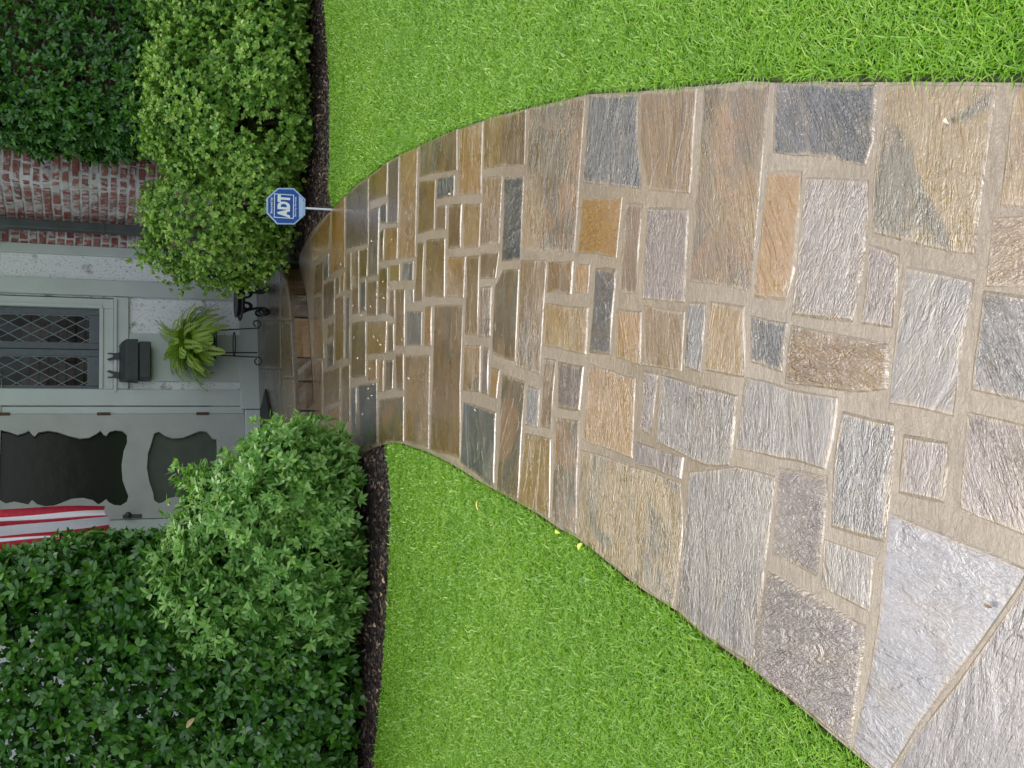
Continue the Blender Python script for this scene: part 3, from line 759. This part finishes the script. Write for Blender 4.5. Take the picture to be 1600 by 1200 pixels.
def shell_points(blobs, n, depth, amp, expo, rz=0.0, back_keep=.25, zmin=.04, lf=3.0, shoot=.03):
    out_p, out_n, out_d = [], [], []
    ws = np.array([b[1][0]*b[1][2]+b[1][1]*b[1][2]+b[1][0]*b[1][1] for b in blobs]); ws = ws/ws.sum()
    ca, sa = math.cos(rz), math.sin(rz); Rm = np.array([[ca, -sa, 0], [sa, ca, 0], [0, 0, 1]])
    for (c, r), wgt in zip(blobs, ws):
        m = int(n*wgt); c = np.array(c); r = np.array(r)
        d = rng.normal(size=(m, 3)); d /= (np.abs(d)**expo).sum(1, keepdims=True)**(1/expo)
        nn = np.sign(d)*np.abs(d)**(expo-1)/r; nn = unit(nn)
        p = d*r; dep = rng.exponential(depth, m); dep = np.where(rng.random(m) < .12, -np.minimum(rng.exponential(shoot, m), shoot*1.4), dep); dep = np.minimum(dep, min(r)*.9)
        p = p@Rm.T; nn = nn@Rm.T
        p = p+c+nn*lump(p+c, amp, lf)[:, None]-nn*dep[:, None]
        out_p.append(p); out_n.append(nn); out_d.append(dep)
    p = np.concatenate(out_p); nn = np.concatenate(out_n); dep = np.concatenate(out_d)
    keep = (p[:, 2] > zmin) & ((nn[:, 1] < .35) | (rng.random(len(p)) < back_keep))
    for (c, r) in blobs:
        q = (p-np.array(c))@Rm/(np.array(r)*.72)
        keep &= ((np.abs(q)**expo).sum(1) > 1)
    return p[keep], nn[keep], dep[keep]
def foliage(name, parent, mat, blobs, n, per, L, Wd, depth=.08, amp=.05, expo=2.5, rz=0.0, spread=.9, upb=.35, lf=3.0, tintb=0.0, zmin=.04, curl=.15, carve=None, shoot=.03):
    p, nn, dep = shell_points(blobs, n, depth, amp, expo, rz, lf=lf, zmin=zmin, shoot=shoot)
    if carve is not None: k = carve(p); p, nn, dep = p[k], nn[k], dep[k]
    m = len(p); ax = unit(nn+np.array([0, 0, upb])+rng.normal(size=(m, 3))*.35)
    P = np.repeat(p, per, 0); AX = np.repeat(ax, per, 0); D = np.repeat(dep, per, 0)
    q = len(P); rad = unit(np.cross(AX, rng.normal(size=(q, 3))))
    dr_ = unit(AX*(.25+rng.random((q, 1))*.6)+rad*spread)
    P = P+AX*(rng.random((q, 1))*L*.7)
    nr = unit(AX+rng.normal(size=(q, 3))*.25)
    Ls = L*rng.uniform(.65, 1.25, q); Ws = Wd*rng.uniform(.75, 1.2, q)
    clt = np.repeat(rng.normal(0, .17, m), per)
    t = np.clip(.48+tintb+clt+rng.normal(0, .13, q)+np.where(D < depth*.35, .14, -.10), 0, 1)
    return link(name, leaves_mesh(name, P-np.array(parent.location), dr_, nr, Ls, Ws, t, curl), parent, mat)
def stems(parent, base_pts, top_z, rad, n_br=5, sp=.25, seed=1):
    rr = random.Random(seed); bm = bmesh.new()
    for bx, by in base_pts:
        for k in range(n_br):
            an = rr.uniform(0, 6.28); l = rr.uniform(.3, 1)
            e = Vector((bx+math.cos(an)*sp*l, by+math.sin(an)*sp*l, top_z*rr.uniform(.7, 1)))
            s = Vector((bx+rr.uniform(-.03, .03), by+rr.uniform(-.03, .03), -.03)); mm = s.lerp(e, .45)+Vector((rr.uniform(-.05, .05), rr.uniform(-.05, .05), .05))
            tube_mesh(bm, [s, mm, e], [rad, rad*.7, rad*.25], 6)
            for _ in range(4):
                st = s.lerp(e, rr.uniform(.4, .9)); tube_mesh(bm, [st, st+Vector((rr.uniform(-.2, .2), rr.uniform(-.2, .2), rr.uniform(.02, .2)))], [rad*.35, rad*.12], 5)
    for v in bm.verts: v.co -= parent.location
    return bm_obj('stem', bm, parent, M_STEM)
# tall dark hedges
hg = 'tall dark hedges against the house'
hl = empty('hedge', (-2.2, 6.35, 0), label='tall dark glossy hedge left of the door, in front of the flag', cat='hedge', group=hg)
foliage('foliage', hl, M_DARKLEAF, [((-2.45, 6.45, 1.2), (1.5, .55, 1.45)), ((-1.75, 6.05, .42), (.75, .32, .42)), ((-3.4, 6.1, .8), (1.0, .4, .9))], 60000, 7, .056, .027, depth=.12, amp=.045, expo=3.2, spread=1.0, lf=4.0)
stems(hl, [(-1.3, 6.3), (-1.9, 6.35), (-2.6, 6.4), (-3.3, 6.3)], 1.9, .022, 7, .35, 3)
hr = empty('hedge', (2.8, 8.85, 0), label='tall dark hedge at the corner of the brick pier, behind the low round shrubs', cat='hedge', group=hg)
ctr = H(2.46, -1.22, 0)
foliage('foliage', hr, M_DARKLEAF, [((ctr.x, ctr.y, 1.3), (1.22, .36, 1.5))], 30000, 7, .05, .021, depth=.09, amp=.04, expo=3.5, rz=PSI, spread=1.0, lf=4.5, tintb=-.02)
stems(hr, [(ctr.x-.6, ctr.y-.15), (ctr.x, ctr.y), (ctr.x+.7, ctr.y+.2)], 2.0, .02, 7, .3, 4)
# low light green boxwood-like shrubs at the right of the walk
bgp = 'low shrubs right of the walk'
def shrub(name, c, blobs, label, group, n, mat, L, Wd, per=7, seed=1, **k):
    o = empty(name, (c[0], c[1], 0), label=label, cat='shrub', group=group)
    foliage('foliage', o, mat, blobs, n, per, L, Wd, **k)
    stems(o, [(c[0], c[1])], blobs[0][0][2]*1.4, .014, 9, .3, seed)
    return o
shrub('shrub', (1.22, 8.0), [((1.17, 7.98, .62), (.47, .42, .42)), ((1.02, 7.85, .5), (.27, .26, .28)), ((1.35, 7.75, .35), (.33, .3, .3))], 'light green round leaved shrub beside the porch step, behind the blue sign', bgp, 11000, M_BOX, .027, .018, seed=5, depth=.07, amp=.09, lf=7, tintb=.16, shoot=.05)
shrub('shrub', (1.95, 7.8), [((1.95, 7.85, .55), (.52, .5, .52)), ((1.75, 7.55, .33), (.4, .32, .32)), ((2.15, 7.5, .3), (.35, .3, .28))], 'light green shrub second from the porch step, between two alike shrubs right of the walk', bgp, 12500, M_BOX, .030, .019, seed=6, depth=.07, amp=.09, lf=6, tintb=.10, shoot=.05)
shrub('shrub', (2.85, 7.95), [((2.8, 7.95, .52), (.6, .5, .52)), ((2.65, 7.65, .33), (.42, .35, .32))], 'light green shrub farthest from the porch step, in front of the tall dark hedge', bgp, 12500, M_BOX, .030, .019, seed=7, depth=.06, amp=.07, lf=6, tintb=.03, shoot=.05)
# bright narrow leaved shrub at the left
gl = shrub('shrub', (-.9, 6.1), [((-1.02, 6.12, .47), (.60, .42, .52)), ((-.64, 5.99, .32), (.36, .36, .34)), ((-.98, 5.87, .34), (.42, .28, .34))], 'bright green narrow leaved shrub spilling over the left edge of the walk', None, 13500, M_GARD, .048, .017, seed=8, depth=.06, amp=.10, lf=5, tintb=.10, per=8, shoot=.05)

# ------------------------------------------------------------ lawn blades
def inside(poly, p):
    x, y = p[:, 0], p[:, 1]; r = np.zeros(len(p), bool); n = len(poly); j = n-1
    for i in range(n):
        xi, yi = poly[i][:2]; xj, yj = poly[j][:2]
        if yi != yj:
            r ^= ((yi > y) != (yj > y)) & (x < (xj-xi)*(y-yi)/(yj-yi)+xi)
        j = i
    return r
def lawn(name, poly, n, xr, yr, seed):
    g_ = np.random.default_rng(seed)
    p = np.stack([g_.uniform(*xr, n), g_.uniform(*yr, n)], 1)
    near = np.clip(1.25-(p[:, 1]-2.2)*.16, .42, 1)*np.clip(1-(np.abs(p[:, 0])-(.55+.42*p[:, 1]))*1.2, .12, 1)
    p = p[(g_.random(n) < near)]; p = p[inside(poly, p)]; sg_ = -1 if poly is lawnL else 1; p = p[inside(poly, p-np.array([sg_*.013, 0]))]
    m = len(p); far = np.clip((p[:, 1]-2)/4, 0, 1)
    z0 = -.016
    cl = np.zeros(m)
    for _ in range(60):
        th = g_.uniform(0, 6.283); kf = g_.uniform(6, 60); cl += .19*np.sin(kf*(p[:, 0]*math.cos(th)+p[:, 1]*math.sin(th))+g_.uniform(0, 6.283))
    cl = np.clip(cl, -1.6, 1.6)
    h = (.021+.010*g_.random(m)+.001*cl)*(1+.6*(g_.random(m) < .03))
    an = g_.uniform(0, 6.283, m); lean = g_.uniform(.35, 1.35, m)
    d = np.stack([np.cos(an), np.sin(an)], 1)
    wd = (.0011+.0010*g_.random(m))*(1+.7*far)
    sx_ = np.stack([-d[:, 1], d[:, 0]], 1)
    v = np.empty((m, 5, 3)); b = np.concatenate([p, np.full((m, 1), z0)], 1)
    def off(k, a, hh): 
        q = b.copy(); q[:, :2] += d*(a)[:, None]; q[:, 2] += hh
        return q
    S3 = np.concatenate([sx_*wd[:, None], np.zeros((m, 1))], 1)
    q1 = off(0, h*lean*.38, h*.62); q2 = off(0, h*lean*1.15, h*np.clip(1.05-.35*lean, .4, 1))
    v[:, 0] = b-S3*.8; v[:, 1] = b+S3*.8; v[:, 2] = q1-S3; v[:, 3] = q1+S3; v[:, 4] = q2
    i = np.arange(m)[:, None]*5
    f = np.concatenate([i+[0, 1, 3, 2], i+[2, 3, 4]], 1).ravel(); lt = np.tile([4, 3], m)
    t = np.clip(.48+.03*cl+g_.normal(0, .17, m)+(g_.random(m) < .04)*.4+.06*np.sin(p[:, 0]*2.3+1)*np.sin(p[:, 1]*2.9)+.03*np.sin(p[:, 0]*6.1+p[:, 1]*5.3)+(g_.random(m) < .025)*.5, 0, 1)
    me = np_mesh(name, v.reshape(-1, 3), f, lt, {'tint': np.repeat(t, 5)})
    o = link(name, me, None, M_GRASS); return tag(o, kind='stuff')
a = lawn('lawn_grass', lawnL, 900000, (-3.6, -.2), (1.1, 5.8), 11); tag(a, 'short wet green lawn left of the flagstone walk', 'grass')
a = lawn('lawn_grass', lawnR, 1000000, (.4, 3.6), (1.1, 7.3), 12); tag(a, 'short wet green lawn right of the flagstone walk', 'grass')

# mulch chips
def chips(name, poly, n, xr, yr, mat, label, seed):
    g_ = np.random.default_rng(seed); p = np.stack([g_.uniform(*xr, n), g_.uniform(*yr, n)], 1); p = p[inside(poly, p)]; m = len(p)
    b = np.concatenate([p, g_.uniform(-.008, .012, (m, 1))], 1); d = unit(np.concatenate([g_.normal(size=(m, 2)), g_.normal(0, .25, (m, 1))], 1)); nn = unit(np.array([0, 0, 1.])+g_.normal(size=(m, 3))*.5)
    me = leaves_mesh(name, b, d, nn, g_.uniform(.012, .045, m), g_.uniform(.006, .016, m), g_.random(m)**2, .3)
    return tag(link(name, me, None, mat), label, 'mulch', kind='stuff')
M_CHIP = leaf_mat('bark_chip', (.018, .010, .007), (.05, .028, .016), (.22, .14, .075), .6, .0)
chips('mulch_chips', bedL, 16000, (-3, .1), (5, 7.2), M_CHIP, 'dark wet bark mulch under the left hedge', 21)
chips('mulch_chips', bedR, 16000, (.6, 3.6), (6.5, 8.4), M_CHIP, 'dark wet bark mulch under the right shrubs', 22)

# ------------------------------------------------------------ fallen leaves and petals
def single_leaf(name, P, L, Wd, col, rz, label, cat, group=None, tilt=0):
    m_ = leafcols.get(col) or simple('fallen_'+col, {'lime': (.42, .50, .04), 'yellow': (.5, .40, .07), 'tan': (.42, .28, .14), 'brown': (.20, .10, .045), 'cream': (.62, .55, .38)}[col], .5, .2, 60)
    leafcols[col] = m_; bm = bmesh.new(); n = 5; rows = []
    for i in range(n+1):
        t = i/n; w_ = Wd/2*math.sin(math.pi*min(1, .06+t*.94))**.7; z = .006*math.sin(t*math.pi)+.002
        rows.append([bm.verts.new((-L/2+L*t, -w_, z+.3*w_)), bm.verts.new((-L/2+L*t, 0, z)), bm.verts.new((-L/2+L*t, w_, z+.3*w_))])
    for r0, r1 in zip(rows[:-1], rows[1:]):
        for k in (0, 1): bm.faces.new((r0[k], r1[k], r1[k+1], r0[k+1]))
    o = bm_obj(name, bm, None, m_); o.location = P; o.rotation_euler = (tilt, tilt*.6, rz); tag(o, label, cat, group); return o
leafcols = {}
pet = [(571, 480), (581, 478), (590, 460), (601, 465), (566, 493), (592, 531), (596, 538), (586, 525), (553, 478), (582, 618), (577, 622), (568, 648), (577, 608), (585, 600), (609, 449), (600, 441), (555, 528), (560, 560), (582, 376), (534, 412), (614, 375), (579, 576), (640, 590), (745, 640), (704, 303), (630, 530)]
for x, y in pet: single_leaf('petal', G(x, y, .004), random.uniform(.012, .024), random.uniform(.006, .010), 'cream', random.uniform(0, 6), 'tiny cream petal fallen on the wet brown flagstones near the step', 'petal', 'petals fallen on the walk near the step')
single_leaf('fallen_leaf', G(1482, 188, .004), .015, .007, 'cream', .4, 'small pale leaf on the grey stone near the right edge of the walk', 'leaf')
single_leaf('fallen_leaf', G(1546, 945, .004), .016, .006, 'brown', 1.2, 'small brown speck of leaf on the pale near stone', 'leaf')
single_leaf('fallen_leaf', G(748, 789, .02), .045, .014, 'yellow', .2, 'curled yellow leaf lying in the left lawn nearer the hedge', 'leaf')
single_leaf('fallen_leaf', G(872, 830, .02), .035, .012, 'lime', 1.4, 'yellow green leaf at the lawn edge, the farther of two beside the walk', 'leaf')
single_leaf('fallen_leaf', G(908, 855, .02), .035, .018, 'lime', 2.4, 'bright yellow green leaf in the left lawn, nearer one of two beside the walk', 'leaf')
for x, y in [(600, 930), (601, 960), (604, 905), (597, 1010), (594, 1080), (592, 1095), (609, 940), (590, 975)]: single_leaf('dry_leaf', G(x-3, y, .012), .05, .022, random.choice(['tan', 'brown']), random.uniform(0, 6), 'dry brown leaf on the mulch along the left lawn edge', 'leaf', 'dry leaves on the left mulch', .2)
single_leaf('dry_leaf', Vector((-1.70, 5.56, .93)), .06, .026, 'tan', .5, 'large tan dead leaf caught in the face of the left dark hedge', 'leaf', None, 1.2)

# ------------------------------------------------------------ security sign
M_SBLUE = simple('sign_blue', (.018, .085, .36), .25, .05, 10, bump=0); M_SPALE = simple('sign_pale_blue', (.42, .55, .80), .3, .03, 10, bump=0); M_SWHITE = simple('sign_white', (.80, .82, .85), .3, .02, 10, bump=0)
base = G(518, 327); sign = empty('yard_sign', base, R_(-2), label='blue octagonal ADT security sign on a white stake by the walk', cat='sign')
def sp(x, y, D=base.y):
    r = ray(x, y); p = C_+r*(D/r.y); return (p.x-base.x, p.z)
octo = [(385, 140), (785, 150), (1070, 420), (1070, 815), (800, 1050), (370, 1045), (105, 770), (105, 390)]
oc = [sp(410+x/16, 285+y/16) for x, y in octo]; ocx = sum(p[0] for p in oc)/8; ocz = sum(p[1] for p in oc)/8
bm = bmesh.new(); extrude_poly(bm, [(p[0], -.002, p[1]) for p in oc], Vector((0, .006, 0))); bm_obj('border', bm, sign, M_SPALE)
bm = bmesh.new(); extrude_poly(bm, [(ocx+(p[0]-ocx)*.925, -.004, ocz+(p[1]-ocz)*.925) for p in oc], Vector((0, .0015, 0))); bm_obj('face', bm, sign, M_SBLUE)
q = lambda x, y: sp(410+x/16, 285+y/16)
band = [q(905, 320), q(1010, 420), q(1030, 500), q(1030, 790), q(1005, 850), q(915, 890)]
bm = bmesh.new(); extrude_poly(bm, [(p[0], -.0052, p[1]) for p in band], Vector((0, .001, 0))); bm_obj('band', bm, sign, M_SPALE)
c1, c2 = q(290, 280), q(780, 910); L0, L1 = min(c1[0], c2[0]), max(c1[0], c2[0]); Z0, Z1 = min(c1[1], c2[1]), max(c1[1], c2[1]); tk = .0045
bm = bmesh.new()
add_box(bm, (L0, -.0055, Z0), (L1, -.0042, Z0+tk)); add_box(bm, (L0, -.0055, Z1-tk), (L1, -.0042, Z1)); add_box(bm, (L0, -.0055, Z0+tk+.0002), (L0+tk, -.0042, Z1-tk-.0002)); add_box(bm, (L1-tk, -.0055, Z0+tk+.0002), (L1, -.0042, Z1-tk-.0002))
bm_obj('box_outline', bm, sign, M_SWHITE)
def text(s, cx, cz, wdt, hgt, parent, mat, y, name='lettering', bold=0.0):
    c = bpy.data.curves.new('txt', 'FONT'); c.body = s; c.align_x = 'CENTER'; c.align_y = 'CENTER'; c.extrude = .0004; c.offset = bold
    o = bpy.data.objects.new('t', c); COL.objects.link(o); bpy.context.view_layer.update()
    me = bpy.data.meshes.new_from_object(o.evaluated_get(bpy.context.evaluated_depsgraph_get())); bpy.data.objects.remove(o)
    vs_ = np.array([v.co[:] for v in me.vertices]); mn, mx = vs_.min(0), vs_.max(0)
    for v in me.vertices:
        v.co = ((v.co.x-(mn[0]+mx[0])/2)/(mx[0]-mn[0])*wdt+cx, y-v.co.z, (v.co.y-(mn[1]+mx[1])/2)/(mx[1]-mn[1])*hgt+cz)
    me.materials.clear(); return link(name, me, parent, mat)
cx = (L0+L1)/2; pxm = (L1-L0)/630
text('ADT', cx-.001, q(530, 600)[1], (L1-L0)*.94, abs(q(375, 600)[1]-q(690, 600)[1]), sign, M_SWHITE, -.0062, bold=.06)
text('Secured by', cx, q(228, 590)[1], pxm*430, abs(q(190, 590)[1]-q(265, 590)[1]), sign, M_SWHITE, -.0060, bold=.02)
text('Security Services', cx, q(825, 610)[1], pxm*520, abs(q(790, 600)[1]-q(855, 600)[1]), sign, M_SWHITE, -.0060, bold=.01)
st = sp(478, 325); bm = bmesh.new(); tube_mesh(bm, [(0, .008, -.06), (st[0], .008, st[1]+.02)], .0065, 8); bm_obj('stake', bm, sign, M_SWHITE)

# ------------------------------------------------------------ mailbox on the wall
mb = empty('mailbox', H(W(210, 563)[0], 0, W(240, 563)[1]), PSI, label='black wall mailbox with curled paper hooks between window and fern', cat='mailbox')
ax, az = W(210, 563)[0], W(240, 563)[1]
zf = lambda x: W(x, 563, -.12)[1]-az; af = lambda y: W(210, y, -.12)[0]-ax
yb = -.028; D_ = -.15
bm = bmesh.new(); add_box(bm, (af(592), D_+.004, zf(236)), (af(534), yb, zf(216.5)), .01); bm_obj('body', bm, mb, M_MAILBOX)
bm = bmesh.new()   # lid: wedge that overhangs the body
x0_, x1_ = af(594.5), af(531.5)
prof = [(yb, zf(216)), (D_-.006, zf(216)), (D_-.006, zf(197)), (D_+.05, zf(189)), (yb, zf(186.5))]
a_ = [bm.verts.new((x0_+(0 if i < 3 else .012), p[0], p[1])) for i, p in enumerate(prof)]; b_ = [bm.verts.new((x1_-(0 if i < 3 else .016), p[0], p[1])) for i, p in enumerate(prof)]
bm.faces.new(a_); bm.faces.new(b_[::-1])
for i in range(5): bm.faces.new((a_[i], b_[i], b_[(i+1) % 5], a_[(i+1) % 5]))
bmesh.ops.bevel(bm, geom=list(bm.edges), offset=.004, segments=1, affect='EDGES'); bm_obj('lid', bm, mb, M_MAILBOX)
for sgn, yy in ((1, 553), (-1, 583)):
    c = af(yy); bm = bmesh.new()
    hk = [(-.028, zf(187)), (.024, zf(187)), (.030, zf(177)), (.040, zf(171)), (.028, zf(167)), (.018, zf(173)), (.004, zf(178)), (-.012, zf(176)), (-.016, zf(168)), (-.024, zf(168.5)), (-.022, zf(180))]
    pp = [(c-sgn*p[0], -.06, p[1]) for p in hk]
    extrude_poly(bm, pp, Vector((0, .012, 0))); bm_obj('hook', bm, mb, M_MAILBOX)

# ------------------------------------------------------------ fern on an iron stand
fb = H(W(405, 540, -.28)[0], -.28, 0); fb.z = PZ
def fz(x, b=-.28): return W(x, 540, b)[1]
stand = empty('plant_stand', fb, PSI, label='thin black wrought iron plant stand carrying the fern beside the door', cat='plant stand')
ztop = fz(336)-PZ
ringz = (fz(366)-PZ)
legs = [(520, -1), (547, 0), (560, 1)]
afn = lambda y, b=-.28: W(370, y, b)[0]-(fb-O_).dot(A_)
for i, (yt, yb_, d, s) in enumerate(((519, 515, -.06, 1), (549, 545, .10, 0), (557, 561, -.06, -1))):
    bm = bmesh.new(); p0 = Vector((afn(yt), d*.5, ztop)); p1 = Vector((afn(yb_), d, .02))
    pts = [p0.lerp(p1, t) for t in (0, .25, .5, .75, 1)]
    cx_ = p1.x+s*.035
    if s:
        for k in range(1, 13):
            an = math.pi*(1 if s > 0 else 0)+(-1 if s > 0 else 1)*(-k/12*2*math.pi*.95)
            r_ = .035*(1-.35*k/12); pts.append(Vector((cx_+math.cos(an)*r_, d, .04+math.sin(an)*r_)))
    tube_mesh(bm, pts, .0055, 7); bm_obj('leg', bm, stand, M_BLACK)
for zz, rr_ in ((ringz, .10), (ztop, .13)):
    bm = bmesh.new(); c0 = afn(538); pts = [(c0+rr_*math.cos(t*math.pi/12), .0+rr_*math.sin(t*math.pi/12)*.8, zz) for t in range(25)]; tube_mesh(bm, pts, .005, 6, False); bm_obj('ring', bm, stand, M_BLACK)
fern = empty('fern', fb+Vector((0, 0, ztop)), PSI, label='bright yellow green potted fern with arching fronds on the iron stand', cat='fern')
c0 = afn(540); bm = bmesh.new(); lathe(bm, [(.0, .003), (.075, .003), (.10, .12), (.108, .125), (.106, .14), (.095, .14), (.09, .12), (0, .115)], 20, (c0, 0)); bm_obj('pot', bm, fern, M_POT)
zc = .13
def frond(bm_lists, an, el, L, droop, tint, seed):
    g_ = random.Random(seed); n = 22; p = Vector((c0+math.cos(an)*.03, math.sin(an)*.03, zc)); d = Vector((math.cos(an)*math.cos(el), math.sin(an)*math.cos(el)*.9, math.sin(el)))
    B, Dd, Nn, Ls, Ws, Ti = bm_lists; pts = []
    for i in range(n):
        t = i/n; pts.append(p.copy()); side = d.cross(Vector((0, 0, 1)))
        if side.length < .05: side = Vector((1, 0, 0))
        side.normalize(); up_ = side.cross(d).normalized()
        wl_ = .058*math.sin(math.pi*min(1, .12+t*.88))**.6*(1.05-.25*t)+.004
        if t > .08:
            for s in (-1, 1):
                dv = side*s*1.0+d*.35+up_*(-.18); B.append(p[:]); Dd.append(dv[:]); Nn.append(up_[:]); Ls.append(wl_*g_.uniform(.85, 1.1)); Ws.append(.014); Ti.append(min(1, max(0, tint+g_.gauss(0, .06)+t*.1)))
        p = p+d*(L/n); d = (d+Vector((0, 0, -droop/n*(1+t)))).normalized()
    return pts
lists = ([], [], [], [], [], [])
rach = bmesh.new(); fr_n = 0
for i in range(120):
    an = i*2.399; el = R_(random.uniform(22, 85)); L = random.uniform(.25, .42)
    pts = frond(lists, an, el, L, random.uniform(1.0, 2.4), random.uniform(.3, .8), i)
    tube_mesh(rach, [tuple(p) for p in pts[::3]], .0015, 4)
for an, el, L, dr2 in ((R_(-15), R_(10), .40, 1.2), (R_(10), R_(-5), .36, 1.5), (R_(-60), R_(0), .33, 2.2), (R_(-120), R_(10), .30, 2.4)):
    pts = frond(lists, an, el, L, dr2, .75, 99); tube_mesh(rach, [tuple(p) for p in pts[::3]], .0015, 4)
me = leaves_mesh('frond', *[np.array(v) for v in lists], curl=.1); link('frond', me, fern, M_FERN); bm_obj('stalk', rach, fern, M_STEM)

# ------------------------------------------------------------ scrolled iron stand behind the right shrub, door mat
ib = G(419, 470, PZ); iron = empty('iron_stand', ib, PSI, label='low black scrolled iron stand on the porch between fern stand and right shrub', cat='plant stand')
def scroll(bm, c, plane, r0, turns, start, sgn, rad=.009):
    pts = []
    for k in range(int(turns*16)+1):
        t = k/16; r = r0*(1-.32*t/turns*turns/ max(1, turns)) if turns else r0; r = r0*math.exp(-.42*t); an = start+sgn*t*2*math.pi
        pts.append(c+plane*math.cos(an)*r+Vector((0, 0, 1))*math.sin(an)*r)
    tube_mesh(bm, pts, rad, 7)
for k in range(4):
    an = k*math.pi/2+.5; dv = Vector((math.cos(an), math.sin(an), 0)); bm = bmesh.new()
    scroll(bm, dv*.13+Vector((0, 0, .05)), dv, .045, 1.3, math.pi, 1)
    scroll(bm, dv*.07+Vector((0, 0, .17)), dv, .05, 1.2, 0, 1)
    tube_mesh(bm, [dv*.085+Vector((0, 0, .05)), dv*.09+Vector((0, 0, .10)), dv*.12+Vector((0, 0, .17)), dv*.15+Vector((0, 0, .21))], .009, 7)
    bm_obj('leg', bm, iron, M_BLACK)
bm = bmesh.new(); tube_mesh(bm, [(.16*math.cos(t*math.pi/12), .16*math.sin(t*math.pi/12), .215) for t in range(25)], .009, 7, False); bm_obj('ring', bm, iron, M_BLACK)
bm = bmesh.new(); lathe(bm, [(0, .19), (.10, .19), (.14, .24), (.145, .25), (.13, .245), (0, .235)], 18); bm_obj('bowl', bm, iron, M_BLACK)
mat = empty('doormat', G(415, 655, PZ), PSI, label='black rubber doormat on the porch in front of the screen door', cat='doormat')
mq = [(409, 641), (417, 608), (422, 640), (426, 680), (428, 740), (412, 740)]
mp_ = [G(x, y, PZ+.004) for x, y in mq]; bm = bmesh.new(); inv = Matrix.Rotation(-PSI, 3, 'Z')
extrude_poly(bm, [inv @ (p-mat.location) for p in mp_], Vector((0, 0, .016))); bm_obj('mat', bm, mat, M_RUBBER)

# ------------------------------------------------------------ flag
M_RED = N('flag_red'); M_RED = M_RED.set(color=M_RED.ramp(M_RED.noise(M_RED.coord(), 60, 3), [(.3, (.42, .008, .03)), (.7, (.58, .02, .05))]), rough=.7)
M_WH = simple('flag_white', (.80, .82, .84), .7, .03, 30); M_NAVY = simple('flag_blue', (.02, .03, .16), .7, .1, 30)
fa0, fz0 = W(165, 792, -1.0)
flag = empty('flag', H(fa0, -1.0, fz0), PSI, label='american flag hanging on its pole in front of the screen door, behind the left hedge', cat='flag')
def fp(s, t):   # s: 0..1 across the stripes, t: 0 at the fly end (bottom) .. 1 at the hoist (top)
    wdt = .42+.02*t
    x = -s*wdt+.012*math.sin(s*29+t*2.6+.4)+.004*math.sin(s*9+t*11)
    y = .045*math.sin(s*22+t*1.7)*(.6+.4*(1-t))-.02*math.sin(t*6+s*3)
    x += .015*math.sin(t*3.1+s*9)*(1-s)-.03*t
    z = 1.25*t-.05*s+.012*math.sin(s*17)
    return Vector((x, y, z))
def cloth(name, s0, s1, t0, t1, mat, off=0.0, ns=6, nt=36):
    bm = bmesh.new(); gr = [[bm.verts.new(fp(s0+(s1-s0)*i/ns, t0+(t1-t0)*j/nt)+Vector((0, off, 0))) for i in range(ns+1)] for j in range(nt+1)]
    for j in range(nt):
        for i in range(ns): bm.faces.new((gr[j][i], gr[j][i+1], gr[j+1][i+1], gr[j+1][i]))
    return bm_obj(name, bm, flag, mat, True)
for i in range(13):
    top = 1.0 if i >= 0 and i < 6 else .6
    cloth('stripe', i/13, (i+1)/13, 0, top, M_RED if i % 2 == 0 else M_WH)
can = cloth('canton', 6/13, 1, .6, 1, M_NAVY, 0, 12, 20)
sb = bmesh.new()
for r in range(9):
    for c in range(6 if r % 2 == 0 else 5):
        s = 6/13+(7/13)*(r+1)/10; t = .6+.4*((c+.5+(.5 if r % 2 else 0))/6); p = fp(s, t)+Vector((0, -.003, 0)); vv = []
        for k in range(10):
            rad = .014 if k % 2 == 0 else .0055; vv.append(sb.verts.new(p+Vector((math.cos(k*math.pi/5)*rad, 0, math.sin(k*math.pi/5)*rad))))
        sb.faces.new(vv)
bm_obj('star', sb, can, M_WH)
bm = bmesh.new(); top = fp(.5, 1); tube_mesh(bm, [(.12, .98, 1.05), (.0, .0, 1.265), (-.56, -.05, 1.30)], .012, 8); bm_obj('pole', bm, flag, M_WH)
